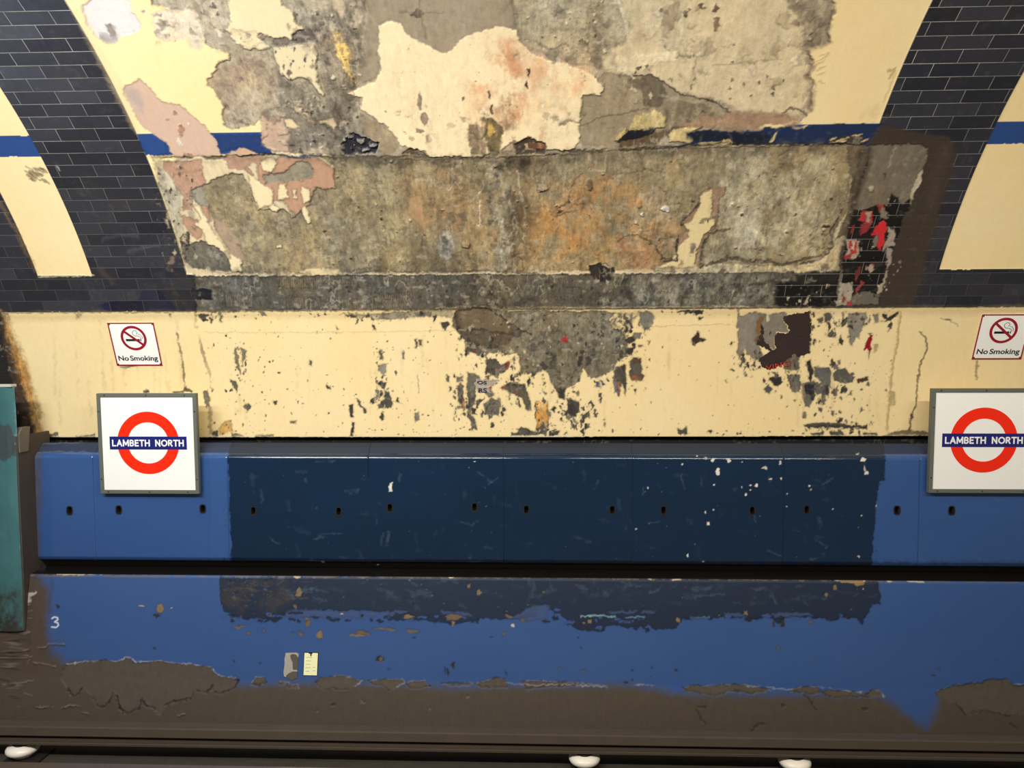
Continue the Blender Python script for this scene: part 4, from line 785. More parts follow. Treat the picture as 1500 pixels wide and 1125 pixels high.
# chips and scuffs
WH = [(226,220,206), (190,182,168), (120,136,150)]
P.specks([(572.5,713,3.2,8,0),(1044,674,3.5,2.5,0),(1051,690,2.6,5,0),(1067,675,3,2.5,0),(1087,677,1,1,1),(1021,668,1,1,0),(1034,671,1.8,1.5,1),(1000,681,1.5,1.5,0),(1120,686,3,3,1),(1143,678,1.8,2.4,0),(1144,701,1.2,1.5,0),(1128,702,2,1,0),(1046,710,1.6,1.6,0),
          (1108,711,2.4,2.4,0),(1099,711,1.5,1.5,0),(1099,718,1.3,1.3,0),(1092,725,1.3,2,0),(1086,714,1.2,1.2,1),(1034,750,2,1.6,0),(1046,747,1.4,1,0),(1037,766,1.8,2.6,0),(1007,814,1.6,2.2,0),(1030,823,1.6,1,1),(949,715,1.2,1.4,0),(932,775,1.5,1,1),
          (1263,673,3.6,3,0),(1267,686,2,4,1),(1269,692,2.5,3,0),(1256,665,2.5,1.5,1),(1186,712,1.5,1.2,0),(1187,717,1.2,1.2,1),(1153,723,1.2,1,0),(1258,815,2.2,1.6,1),(1152,742,0.9,0.9,1),(1220,745,1,1,1),(1262,755,1.2,1.4,1),(1284,741,1.2,1.4,1),(473,823,3,1.2,0),(554,827,1.6,1,0),(695,676,0.8,0.8,0)], WH, 1.0, h=-0.0008)
SCU = (88, 108, 130)
for a in ([(464,676),(478,678),(490,675)],[(447,700),(450,706)],[(510,720),(519,715)],[(514,723),(524,717)],[(464,745),(472,747)],[(458,790),(470,785),(478,787)],[(470,782),(500,781)],[(566,795),(569,780),(568,800)],[(586,694),(587,703)],[(618,668),(645,668)],
          [(700,690),(712,700),(724,708)],[(728,700),(716,710)],[(675,765),(690,770),(700,763)],[(690,814),(688,818)],[(455,820),(470,822)],[(498,816),(510,817)],[(683,823),(706,822)],[(856,712),(864,718),(872,716),(876,703)],[(920,760),(924,766)],
          [(943,715),(942,725)],[(950,765),(965,763)],[(998,695),(1002,715)],[(1028,700),(1028,712)],[(1105,755),(1107,764)],[(1125,698),(1135,720)],[(1205,710),(1220,700)],[(1196,790),(1210,800)],[(1190,817),(1200,818)],[(1125,805),(1145,815)],[(1453,728),(1465,733)],[(560,780),(558,800)],[(400,790),(408,797)]):
    P.line(a, SCU, rng.uniform(0.4, 1.1), 3, 0.42, fade=0.25, soft=1.5)
for k_ in range(90):
    u = rng.uniform(345, 1275); v = rng.uniform(668, 818); L = rng.uniform(3, 22); t = rng.choice([0, 0.3, 1.4, 1.57])
    P.line([(u, v), (u + L * math.cos(t), v + L * math.sin(t) * 0.8)], SCU, rng.uniform(0.4, 2.2), 3, rng.uniform(0.06, 0.22), fade=0.3, soft=2)
P.scatter(345, 1280, 665, 820, 90, [(110,122,136),(24,36,52)], 0.3, 0.9, 1.2)
P.specks([(328,747,0.8,0.8,0),(329,762,0.8,0.8,0),(330,770,0.8,1.2,0),(1283,807,0.9,0.9,0),(329,820,1.5,3,0)], [(36,44,66)])
P.line([(40,662),(130,662)], (150,160,180), 0.6, 0.8, 0.25)  # glint along the rolled top, painted as a pale line
P.col = np.clip(P.col, 0.003, 0.9)
slots = [(102,748),(174,747),(297,745.5),(371,748.5),(496,749),(571,744),(695,743),(771,746.5),(897,747),(972,747.5),(1102,748),(1182,747),(1314,747.5),(1394,748)]
hole = np.zeros(P.sh, bool)
cc, rr = np.meshgrid(np.arange(P.sh[1]) + 0.5, np.arange(P.sh[0]) + 0.5)
slotpos = []
for u, v in slots:
    c, r = P.px([(u, v)])[0]
    a, b = 3.3, 6.0
    hole |= (np.maximum(np.abs(cc - c) - (a - 1.6), 0) ** 2 + np.maximum(np.abs(rr - r) - (b - 1.6), 0) ** 2) < 1.6 ** 2
    slotpos.append((np.interp(c, np.arange(len(P.X)), P.X), np.interp(r, np.arange(len(P.Z)), P.Z)))
P.tx0 = 0
M_DARK = plain('cable_space_black', (20, 18, 16), 0.8)
seams = [None, 137, 334, 540, 738, 927, 1148, 1346, None]
labels = ['blue cable casing panel at the sooty left end with one slot', 'bright blue casing panel under the left roundel sign with two slots',
          'dark navy casing panel directly right of the bright blue paint', 'dark navy casing panel with one long white paint chip over a slot',
          'plain dark navy casing panel at the middle of the wall', 'dark navy casing panel with a few white chips, left of the heavily chipped one' ,
          'casing panel painted dark navy with a jagged change to bright blue at its right', 'bright blue casing panel at the right under the right roundel sign']
labels[5] = 'dark navy casing panel peppered with many small white paint chips'
def col_at(u, v=745): return int(round(P.px([(u, v)])[0][0]))
M_IN = plain('slot_lip_metal', (24, 26, 34), 0.6)
def bm_obj(name, bm, mat, parent=None, smooth_=False):
    me = bpy.data.meshes.new(name); bm.to_mesh(me); bm.free()
    if smooth_: me.polygons.foreach_set('use_smooth', [True] * len(me.polygons))
    me.materials.append(mat); o = bpy.data.objects.new(name, me); COL.objects.link(o)
    if parent: o.parent = parent
    return o
dys = [0.0, 0.0004, 0.0, 0.0015, 0.0005, -0.001, 0.0, 0.0004]
for k_ in range(8):
    a = 0 if seams[k_] is None else col_at(seams[k_]); b = P.sh[1] if seams[k_ + 1] is None else col_at(seams[k_ + 1]) + 1
    h0 = P.h.copy()
    # turned-in edges at the joints
    if seams[k_] is not None: P.h[:, a] -= 0.002; sv0 = P.col[:, a].copy(); P.col[:, a] *= 0.35
    if seams[k_ + 1] is not None: P.h[:, b - 1] -= 0.002
    o = P.build('casing_panel', MP, a, b, hole, dys[k_])
    P.h = h0
    tag(o, labels[k_], 'casing panel', 'blue casing panels below the dado')
    xa, xb = P.X[a], P.X[b - 1]
    for sx, sz in slotpos:
        if xa < sx < xb:
            bm = bmesh.new()
            # pressed collar: short tube behind the slot, closed by a black face for the unlit cavity
            ring = []
            for t in np.linspace(0, 2 * math.pi, 25)[:-1]:
                ex = 0.0095 * np.sign(math.cos(t)) * abs(math.cos(t)) ** 0.6 * 1.45; ez = 0.0235 * np.sign(math.sin(t)) * abs(math.sin(t)) ** 0.7
                ring.append((sx + ex, sz + ez))
            f1 = [bm.verts.new((x, yF + 0.003 + dys[k_], z)) for x, z in ring]; f2 = [bm.verts.new((x, yF + 0.05, z)) for x, z in ring]
            yo = yF - 0.0030 + dys[k_]
            f0 = [bm.verts.new((sx + (x - sx) * 1.55, yo, sz + (z - sz) * 1.26)) for x, z in ring]; f00 = [bm.verts.new((x, yo, z)) for x, z in ring]
            for i in range(len(ring)):
                j = (i + 1) % len(ring)
                bm.faces.new((f1[i], f1[j], f2[j], f2[i])); bm.faces.new((f0[i], f0[j], f00[j], f00[i])); bm.faces.new((f00[i], f00[j], f1[j], f1[i]))
            bm.faces.new(f2)
            bm_obj('slot', bm, M_DARK, o)

# ------------------------------------------------------------------ lower wall: render painted blue over brown
zl = zp(846, 4.63)
lp = [(4.36, 0.06), (4.40, zp(1110, 4.40)), (4.46, zp(1068, 4.46)), (4.52, zp(1000, 4.52)), (4.57, zp(930, 4.57)), (4.61, zp(870, 4.61)), (4.624, zp(850, 4.624)), (4.63, zl - 0.004), (4.636, zl), (4.90, zl + 0.012)]
lxs = np.concatenate([np.linspace(-4.4, -3.16, 60)[:-1], np.arange(-3.16, 3.35, 0.0045), np.linspace(3.36, 4.4, 30)])
Lw = Skin(lp, lxs, 0.0045, 81).prep()
Lw.col[:] = lin((55, 87, 141)) * ALB; Lw.rough[:] = 0.48; Lw.mott[:] = 0.03
b3 = fbm(Lw.sh, 140, 90, 83, 4) - 0.5
Lw.col *= (1 + b3[..., None] * np.array([0.34, 0.16, 0.06]))
BR = (80, 70, 58)
K = dict(rough=0.62, mott=0.13)
# brown skirting coat (soft, sprayed edge), then the peeled flakes at its upper edge
Lw.poly([(-300,962),(90,960),(92,968),(180,975),(320,1003),(420,1000),(600,1002),(640,1006),(760,1004),(930,1003),(960,1010),(985,1016),(1010,1016),(1180,1018),(1290,1018),(1305,1028),(1330,1048),(1354,1066),(1368,1050),(1376,1020),(1420,1012),(1800,1010),(1800,1200),(-300,1200)], BR, 3, soft=9, edge=0, cloudy=False, h=0.001, **K)
Lw.poly([(-300,840),(50,840),(62,850),(72,870),(70,900),(72,930),(80,960),(60,985),(-300,985)], (78,66,56), 5, soft=8, edge=0, cloudy=False, h=0.001, **K)
Lw.poly([(-300,860),(25,880),(45,905),(40,940),(20,960),(-300,960)], (48,42,36), 7, soft=12, edge=0, alpha=0.8, mott=0.4)
LT = (170, 172, 186)  # flake edge tone: bare primer with the edge highlight painted in
fl = dict(edge=0.25, h=-0.004, rough=0.7, mott=0.16)
Lw.poly([(95,975),(105,970),(125,969),(175,968),(180,963),(190,963),(195,970),(210,971),(225,968),(255,971),(280,973),(308,978),(320,989),(340,994),(350,996),(345,1005),(335,1009),(322,1016),(312,1010),(305,1015),(285,1012),(278,1024),(262,1030),(248,1033),(235,1050),(215,1030),(207,1028),(203,1037),(182,1045),(172,1015),(165,1012),(160,1028),(148,1036),(135,1020),(125,1012),(112,1018),(104,1022),(96,1005),(88,992)], (84,76,66), 1.2, **fl)
Lw.line([(98,973),(125,969),(175,968),(182,963),(190,963),(200,970),(230,968),(255,971),(280,973),(308,978),(320,989),(342,994)], LT, 0.8, 0.8, 0.8, h=0.003, fade=0.15)
for q in ("510,740 545,790 575,785 605,745","660,800 690,820 765,800 775,760","780,750 800,785 850,800","905,780 940,765 1045,745","1180,710 1210,718 1290,680 1310,640","640,730 660,800 680,830","370,690 400,735 430,715 450,690","1080,700 1130,712 1165,675"):
    Lw.line(Q(0,825,q), (42,36,30), 1.1, 1.0, 0.9, h=-0.004)
for q in ("0,488 60,478 155,475 165,465 255,458 265,442 350,448","0,520 140,522","185,545 260,555 300,570","200,790 290,788","340,795 390,778 445,785","450,820 495,832","70,792 115,795","980,835 1020,825","0,565 50,570","150,60 190,80"):
    Lw.line(Q(0,825,q), (122,112,98), 0.9, 1.4, 0.8, fade=0.1, h=0.004)
    Lw.line([(a, b + 1.8) for a, b in Q(0,825,q)], (44,38,32), 0.9, 1.4, 0.6, fade=0.1)
for k_ in range(46):
    u = rng.uniform(0, 40); v = rng.uniform(880, 1020); Lw.line([(u, v), (u + rng.uniform(4, 16), v + rng.uniform(-5, 5))], ((120,110,98),(46,40,34))[k_ % 2], rng.uniform(0.4, 1.1), 3, 0.7, h=0.003)
Lw.line([(26,889),(36,883),(44,872),(52,869)], (190,184,172), 1.4, 2, 0.8, h=0.004)
flk = [[(368,1000),(375,991),(388,991),(390,1000),(378,1004)],[(462,1000),(470,993),(485,991),(498,990),(512,992),(530,997),(520,1005),(512,1010),(500,1011),(485,1008),(478,1012),(468,1006)],[(540,998),(560,995),(590,995),(592,1000),(582,1006),(571,1012),(560,1004),(545,1003)],
       [(593,1000),(608,997),(622,996),(626,1003),(630,1005),(615,1008),(600,1007)],[(648,1001),(670,1000),(694,1000),(688,1004),(665,1005)],[(696,1002),(712,996),(725,994),(740,995),(742,1006),(725,1008),(705,1006)],[(766,1000),(775,997),(830,999),(888,1004),(850,1004),(800,1006),(770,1008)],
       [(407,1000),(414,997),(422,1000),(412,1003)],[(420,1003),(436,1003),(438,1008),(424,1007)],[(998,1008),(1010,1006),(1020,1004),(1040,1006),(1060,1003),(1105,1004),(1115,1008),(1130,1011),(1120,1014),(1100,1015),(1070,1012),(1050,1020),(1030,1016),(1010,1014)],
       [(1158,1012),(1168,1007),(1198,1006),(1200,1014),(1186,1017)],[(1202,1012),(1240,1012),(1270,1017),(1280,1011),(1290,1011),(1295,1020),(1275,1021),(1250,1020),(1230,1022),(1212,1020)]]
for p in flk:
    Lw.poly(p, (88,79,68), 1.2, **fl); n = len(p) // 2 + 1
    Lw.line(p[:n], LT, 0.6, 0.7, 0.6, h=0.002, fade=0.25)
    Lw.line(p[n:] + p[:1], (46,38,32), 0.8, 0.8, 0.8, h=-0.003)
for q in ([(740,1000),(780,1003),(830,1002),(890,1006)],[(930,1002),(960,1005)],[(1000,1008),(1060,1002),(1120,1006),(1158,1010),(1200,1006),(1250,1014),(1290,1012)],[(1372,1012),(1400,1003),(1420,1001),(1450,998),(1475,996),(1485,1003),(1500,1001)]): Lw.line(q, LT, 0.6, 1.4, 0.6, fade=0.4)
Lw.poly([(1368,1014),(1400,1004),(1440,1000),(1450,996),(1475,995),(1486,1004),(1560,1000),(1560,1050),(1480,1046),(1440,1040),(1415,1046),(1400,1030),(1375,1025)], (86,78,66), 1.5, **fl)
Lw.line([(1400,1030),(1413,1046),(1440,1040),(1480,1048)], (46,40,34), 1.0, 1.2, 0.8)
for q in ([(1020,1040),(1028,1055),(1034,1060)],[(1100,1070),(1110,1060),(1120,1062)],[(1180,1020),(1190,1032)],[(1022,1036),(1035,1037)],[(1480,1060),(1490,1068)],[(1190,1035),(1196,1040)]): Lw.line(q, (52,45,38), 1.2, 2, 0.7, h=-0.003)
Lw.specks([(488,1033,3.5,3,0),(531,1028,4,3,1),(630,1038,2.5,2.5,1),(465,1041,2,1.5,1),(685,1020,2.5,2,1),(1147,1034,3.5,3,0),(1268,1038,5,2,0)], [(64,56,48),(98,88,76)], 1.2, h=-0.003)
# pencilled-in mist where the brown was sprayed thin
Lw.poly([(640,1000),(700,1003),(690,1012),(655,1014),(632,1008)], (70,84,120), 3, soft=5, edge=0, alpha=0.5)
Lw.poly([(1290,1010),(1330,1012),(1370,1012),(1372,1040),(1354,1062),(1330,1040)], (60,84,138), 4, soft=6, edge=0, alpha=0.6)
Lw.poly([(980,1000),(1000,1000),(998,1014),(986,1018)], (54,84,150), 2, soft=2, edge=0, alpha=0.8)
# old navy band left below the casing
NV = (27, 41, 64)
Lw.poly([(322,846),(900,846),(1266,846),(1284,850),(1287,860),(1290,876),(1288,884),(1276,886),(1272,896),(1266,904),(1262,914),(1256,905),(1235,904),(1216,910),(1195,903),(1150,904),(1140,915),(1130,904),(1060,905),(1000,905),(995,912),(990,921),(960,922),(950,915),(935,919),(915,920),(895,915),(880,924),(865,925),(850,922),(840,920),(832,908),(820,900),(805,893),(800,886),(787,888),(785,900),(760,905),(735,908),(700,906),(680,912),(662,916),(650,912),(637,912),(625,908),(600,908),(583,909),(570,902),(565,897),(540,894),(500,894),(470,892),(440,895),(420,898),(400,902),(385,908),(365,905),(345,903),(330,897),(323,885)], NV, 1.6, soft=0.8, edge=0.15, h=0.001, rough=0.55, mott=0.10)
Lw.poly([(323,850),(420,850),(430,880),(400,895),(350,895),(325,885)], (66,58,50), 6, soft=8, edge=0, alpha=0.55, mott=0.4)
Lw.scatter(326, 400, 846, 905, 60, [(92,80,64),(60,78,112),(36,40,48)], 0.5, 3.2, 0.7, 0.3)
for k_ in range(26):
    u = rng.uniform(325, 430); v = rng.uniform(847, 880); Lw.line([(u, v), (u + rng.uniform(6, 30), v + rng.uniform(-1, 1))], (98,82,60), rng.uniform(0.4, 1.0), 1, 0.5, fade=0.3)
for q in ("555,265 600,260 740,262 720,270 760,290 780,300 760,315 830,318 870,340 900,335 940,325 940,310 900,290 920,262",): pass
for p in ([(430,893),(470,892),(500,894),(560,896),(600,895),(595,899),(565,903),(520,905),(470,904),(430,905),(410,903)],[(645,895),(685,896),(692,903),(670,900),(648,899)],[(740,905),(762,898),(785,886),(805,888),(802,905),(780,908)],[(1060,897),(1090,900),(1095,904),(1068,904)],[(1120,898),(1180,897),(1195,902),(1150,903),(1122,903)],[(940,893),(962,894),(958,898),(938,898)],[(890,896),(935,894),(930,898),(895,899)]):
    Lw.poly(p, (64,82,122), 2.2, edge=0.2, soft=1, alpha=0.85, tile=None)
for u0, u1, v0, v1, n in ((830,1000,904,922,34),(560,700,900,912,26),(400,560,896,910,24),(1000,1260,902,908,22),(330,420,898,912,26),(780,830,890,912,8)):
    for k_ in range(n):
        u = rng.uniform(u0, u1); v = rng.uniform(v0, v1); rx = rng.uniform(1.5, 8); 
        Lw.poly([(u - rx, v), (u - rx * 0.3, v - 2.5), (u + rx, v - 1), (u + rx * 0.6, v + 2.2), (u - rx * 0.5, v + 2)], (NV, (58,84,140), (34,42,58))[k_ % 3], 2.0, edge=0.1, soft=0.7, tile=None)
Lw.line([(850,903),(880,902),(900,903)], (132,170,180), 1.0, 1.0, 0.9); Lw.line([(918,905),(945,903)], (110,150,170), 0.8, 1.2, 0.8); Lw.line([(1020,904),(1040,904)], (84,130,160), 0.8, 1, 0.7); Lw.line([(885,902),(900,903)], (96,140,160), 0.8, 1, 0.7)
TN = [(132,112,84),(110,96,78),(206,200,186),(52,46,42),(92,90,88)]
Lw.specks([(437.5,867,5,5,0),(432,888,2,4,1),(686,858,2.5,3,0),(702,867,3.5,4,0),(796,866,2,2,1),(598,903,7,4,0),(662,905,14,4,1),(664,914,3,4,0),(745,903,6,3,1),(766,908,4,2,1),(863,910,3,3,0),(854,912,2,2,0),(993,908,3.5,4,0),(1092,897,3.8,3.5,0),(1222,861,2.5,3.5,0),(1210,871,2.5,3,0),(1264,863,1.2,1.6,2),(1054,901,2,1,0),
           (501,899,2,1.2,2),(750,916,2.2,2.2,2),(235.5,891,6,6.5,0),(229,902,4.5,3.8,3),(84,888,2.6,2.8,3),(227,949,2,1.5,3),(345,992,2,2,0),(342,969,1.5,1.3,3),(381,971,1,1,3),(208,888,4,0.8,2),(252,889,3,0.8,2),
           (350,918,7,2.2,1),(364,927,3,1.8,1),(386,924,2.5,2.5,1),(441,927,3,3,1),(468,931,6,5,0),(530,928,12,4,1),(522,931,10,2.5,0),(568,921,16,2.2,1),(605,923,10,2.5,1),(452,912,3,5,1),(450,906,3,2,1),(430,928,3,1.5,4),(557,967,5,4.5,3),(557,966,3,3,1),
           (664,974,2.4,4.5,3),(656,985,2,4,3),(652,983,0.8,4,3),(738,928,1.5,3.5,1),(606,933,2.5,1,3),(720,934,2.5,1,3),(570,980,2,1,3),(846,935,1.2,1.2,3),(851,948,1.2,1.2,3),(926,981,1.2,1.2,3),(954,978,1.2,1.2,3),(926,995,1.2,1.2,3),(954,991,1,1,3),(820,979,2.4,1.5,4),(856,982,3,1.6,4),(990,982,1.8,1.8,3),(1140,949,2,2,1),
           (1188,912,2.5,2.5,1),(1134,911,1.2,5,3),(1146,912,2.5,6,3),(1134,918,1.5,1,3),(1240,903,3,1.5,3),(1368,990,3,0.8,3),(917,999,3,1.5,3),(741,987,0.8,4,3),(1375,979,2.2,0.8,4)], TN, 1.6, h=-0.001, edge=0.25)
SL = (74, 92, 112)
for a in ([(412,862),(425,868),(430,874)],[(415,850),(405,858)],[(440,865),(465,860)],[(404,878),(416,879)],[(455,860),(480,868)],[(460,873),(480,880)],[(553,862),(575,868)],[(600,850),(612,856)],[(622,874),(634,874)],[(775,848),(776,880)],[(782,850),(780,875)],[(845,855),(860,862)],[(870,852),(878,866),(890,870)],[(910,852),(940,858)],[(952,868),(965,862),(972,856)],[(1015,862),(1045,860)],[(1020,872),(1060,870)],
          [(1096,864),(1120,860),(1132,872),(1138,882)],[(1170,876),(1182,885)],[(1200,850),(1215,853)],[(1205,878),(1216,874)],[(803,848),(808,862)]):
    Lw.line(a, SL, rng.uniform(0.6, 1.6), 3.5, 0.55, fade=0.2, soft=1.6)
for k_ in range(90):
    u = rng.uniform(400, 1270); v = rng.uniform(849, 888); L = rng.uniform(4, 24)
    Lw.line([(u, v), (u + L, v + rng.uniform(-5, 5))], SL, rng.uniform(0.4, 2.0), 3.5, rng.uniform(0.12, 0.4), fade=0.3, soft=2)
Lw.scatter(330, 1270, 848, 895, 90, [(100,112,124),(110,96,76),(28,36,50)], 0.3, 1.2, 1.1)
Lw.scatter(100, 1480, 905, 995, 60, [(52,56,70),(84,80,76)], 0.3, 0.9, 1.2)
# ledge lip: lit front edge painted as a pale line, worn here and there
Lw.line([(45,843.5),(320,843.5),(560,845),(750,846),(1100,849),(1500,852)], (108,92,74), 1.2, 1.2, 0.85, fade=0.1)
Lw.line([(45,841),(320,841),(560,842),(750,843),(1100,846),(1500,849)], (58,48,38), 1.6, 1.0, 0.8)
for a, b in (((84,841),(150,841)),((253,841),(275,841)),((432,845.5),(440,845.5)),((658,846),(664,846)),((950,848),(953,848)),((986,848.5),(996,848.5)),((1223,850.5),(1266,851)),((1330,852),(1352,852)),((1300,851),(1304,851))): Lw.line([a, b], (206,192,160), 1.0, 0.8, 0.9)
Lw.poly([(1230,850),(1264,850),(1266,856),(1255,858),(1250,854),(1234,854)], (150,124,88), 1.4, edge=0.2, tile=None)
Lw.line([(75,850),(72,900)], (64,60,66), 2, 3, 0.6, soft=3, fade=0.2)
Lw.poly([(68,906),(92,904),(92,962),(68,962)], (66,72,96), 4, soft=8, edge=0, alpha=0.5)
dk = (Lw.Z > zl - 0.0015)[:, None, None] * 1.0  # ledge top coloured black for the shade under the casing
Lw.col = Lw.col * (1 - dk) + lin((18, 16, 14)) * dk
Lw.col = np.clip(Lw.col, 0.003, 0.9)
Lw.h += (fbm(Lw.sh, 16, 16, 87, 3) - 0.5) * 0.006 * np.clip((Lw.mott - 0.08) * 5, 0, 1)
Lw.line(Q(0,825,"286,303 300,295 316,300 318,310 300,322 318,328 321,342 308,353 284,350"), (236,238,244), 0.8, 0.1, 0.95, fine=0.1)
lower = Lw.build('wall_lower', ML); tag(lower, kind='structure')

# ------------------------------------------------------------------ small builders
def box_bm(bm, x0, x1, y0, y1, z0, z1, bev=0.0):
    vs = [bm.verts.new(p) for p in ((x0,y0,z0),(x1,y0,z0),(x1,y1,z0),(x0,y1,z0),(x0,y0,z1),(x1,y0,z1),(x1,y1,z1),(x0,y1,z1))]
    fs = [bm.faces.new([vs[i] for i in f]) for f in ((3,2,1,0),(4,5,6,7),(0,1,5,4),(1,2,6,5),(2,3,7,6),(3,0,4,7))]
    if bev:
        es = {e for f in fs for e in f.edges}
        bmesh.ops.bevel(bm, geom=list(es), offset=bev, segments=2, affect='EDGES')
def ring_bm(bm, r0, r1, z0, z1, n=72, cx=0, cy=0):
    L = []
    for r, z in ((r0, z0), (r1, z0), (r1, z1), (r0, z1)):
        L.append([bm.verts.new((cx + r * math.cos(2 * math.pi * i / n), cy + r * math.sin(2 * math.pi * i / n), z)) for i in range(n)])
    for a in range(4):
        A, B = L[a], L[(a + 1) % 4]
        for i in range(n): bm.faces.new((A[i], A[(i + 1) % n], B[(i + 1) % n], B[i]))
def lathe_bm(bm, prof, n=40):
    L = [[bm.verts.new((r * math.cos(2 * math.pi * i / n), r * math.sin(2 * math.pi * i / n), z)) for i in range(n)] for r, z in prof]
    for a in range(len(L) - 1):
        for i in range(n): bm.faces.new((L[a][i], L[a][(i + 1) % n], L[a + 1][(i + 1) % n], L[a + 1][i]))
    bm.faces.new(L[0][::-1]); bm.faces.new(L[-1])
def extrude_bm(bm, prof, x0, x1, nx=1):
    L = [[bm.verts.new((x0 + (x1 - x0) * k / nx, y, z)) for y, z in prof] for k in range(nx + 1)]
    n = len(prof)
    for k in range(nx):
        for i in range(n): bm.faces.new((L[k][i], L[k][(i + 1) % n], L[k + 1][(i + 1) % n], L[k + 1][i]))
    bm.faces.new(L[0]); bm.faces.new(L[-1][::-1])
def tube_bm(bm, pts, r, z=0.0, n=6):
    """flat ribbon-like bead following pts in the local xy plane"""
    P_ = [Vector((a, b, z)) for a, b in pts]
    rings = []
    for i, p in enumerate(P_):
        d = (P_[min(i + 1, len(P_) - 1)] - P_[max(i - 1, 0)]).normalized(); s_ = Vector((-d.y, d.x, 0))
        rings.append([bm.verts.new(p + s_ * r * math.cos(2 * math.pi * k / n) + Vector((0, 0, 1)) * r * 0.5 * math.sin(2 * math.pi * k / n)) for k in range(n)])
    for a in range(len(rings) - 1):
        for k in range(n): bm.faces.new((rings[a][k], rings[a][(k + 1) % n], rings[a + 1][(k + 1) % n], rings[a + 1][k]))
    bm.faces.new(rings[0][::-1]); bm.faces.new(rings[-1])
def empty(name, mat):
    o = bpy.data.objects.new(name, None); COL.objects.link(o); o.empty_display_size = 0.1; o.matrix_world = mat; return o
def text_obj(name, body, width, height, mat, parent, cx, cy, z, bold=0.0, spacing=1.0, word=1.0, extr=0.0006, shear=0.0):
    cu = bpy.data.curves.new('t', 'FONT'); cu.body = body; cu.size = 1; cu.offset = bold; cu.extrude = 0; cu.space_character = spacing; cu.space_word = word; cu.shear = shear
    cu.resolution_u = 6
    to = bpy.data.objects.new('t', cu); COL.objects.link(to)
    bpy.context.view_layer.update()
    me = bpy.data.meshes.new_from_object(to.evaluated_get(bpy.context.evaluated_depsgraph_get()))
    bpy.data.objects.remove(to); bpy.data.curves.remove(cu)
    v = np.empty(len(me.vertices) * 3); me.vertices.foreach_get('co', v); v = v.reshape(-1, 3)
    lo, hi = v.min(0), v.max(0)
    v[:, 0] = (v[:, 0] - (lo[0] + hi[0]) / 2) * width / (hi[0] - lo[0]) + cx
    v[:, 1] = (v[:, 1] - (lo[1] + hi[1]) / 2) * height / (hi[1] - lo[1]) + cy
    v[:, 2] = z
    me.vertices.foreach_set('co', v.reshape(-1)); me.update()
    bm = bmesh.new(); bm.from_mesh(me)
    r = bmesh.ops.extrude_face_region(bm, geom=bm.faces[:])
    bmesh.ops.translate(bm, verts=[g for g in r['geom'] if isinstance(g, bmesh.types.BMVert)], vec=(0, 0, extr))
    bmesh.ops.recalc_face_normals(bm, faces=bm.faces[:])
    bm.to_mesh(me); bm.free()
    me.materials.clear(); me.materials.append(mat)
    o = bpy.data.objects.new(name, me); COL.objects.link(o); o.parent = parent
    return o
def frame(o, r, u):
    r = Vector(r).normalized(); u = Vector(u).normalized(); n = r.cross(u)
    return Matrix(((r.x, u.x, n.x, o[0]), (r.y, u.y, n.y, o[1]), (r.z, u.z, n.z, o[2]), (0, 0, 0, 1)))

M_EN = plain('white_vitreous_enamel', (255, 254, 247), 0.22, var=0.01, bump=0.0, alb=0.95)
M_FR = plain('grey_painted_frame', (102, 106, 96), 0.45, var=0.06)
M_RED = plain('signal_red_enamel', (255, 44, 12), 0.25, var=0.01, bump=0.0, alb=1.0)
M_BAR = plain('deep_blue_enamel', (32, 38, 118), 0.25, var=0.02, bump=0.0, alb=0.9)
M_WT = plain('white_lettering', (255, 255, 255), 0.3, var=0.0, bump=0, alb=0.92)
M_BK = plain('black_lettering', (22, 22, 24), 0.4, var=0.0, bump=0)
M_MAR = plain('maroon_enamel', (158, 22, 40), 0.3, var=0.02, bump=0)
M_SCR = plain('dark_screw_head', (70, 66, 60), 0.4, 0.6)
M_BRK = plain('dark_bracket_steel', (52, 48, 44), 0.6, 0.3)

# ------------------------------------------------------------------ station name boards
def arc(cx, cy, rx, ry, a0, a1, n=12):
    return [(cx + rx * math.cos(math.radians(a0 + (a1 - a0) * k / n)), cy + ry * math.sin(math.radians(a0 + (a1 - a0) * k / n))) for k in range(n + 1)]
GLYPH = {  # advance width and strokes, cap height 1
    'L': (0.56, [[(0, 1), (0, 0), (0.50, 0)]]), 'A': (0.86, [[(0, 0), (0.40, 1), (0.80, 0)], [(0.15, 0.33), (0.65, 0.33)]]),
    'M': (0.98, [[(0, 0), (0.03, 1), (0.46, 0.22), (0.89, 1), (0.92, 0)]]), 'B': (0.66, [[(0, 0), (0, 1), (0.30, 1)] + arc(0.30, 0.76, 0.24, 0.24, 90, -90) + [(0, 0.52)], [(0.30, 0.52)] + arc(0.32, 0.26, 0.27, 0.26, 90, -90) + [(0, 0)]]),
    'E': (0.58, [[(0.50, 1), (0, 1), (0, 0), (0.52, 0)], [(0, 0.52), (0.45, 0.52)]]), 'T': (0.72, [[(0, 1), (0.68, 1)], [(0.34, 1), (0.34, 0)]]),
    'H': (0.78, [[(0, 0), (0, 1)], [(0.72, 0), (0.72, 1)], [(0, 0.5), (0.72, 0.5)]]), 'N': (0.80, [[(0, 0), (0, 1), (0.72, 0), (0.72, 1)]]),
    'O': (1.00, [arc(0.48, 0.5, 0.48, 0.5, 0, 360, 32)]), 'R': (0.68, [[(0, 0), (0, 1), (0.30, 1)] + arc(0.30, 0.75, 0.26, 0.25, 90, -90) + [(0, 0.50)], [(0.26, 0.50), (0.60, 0)]])}
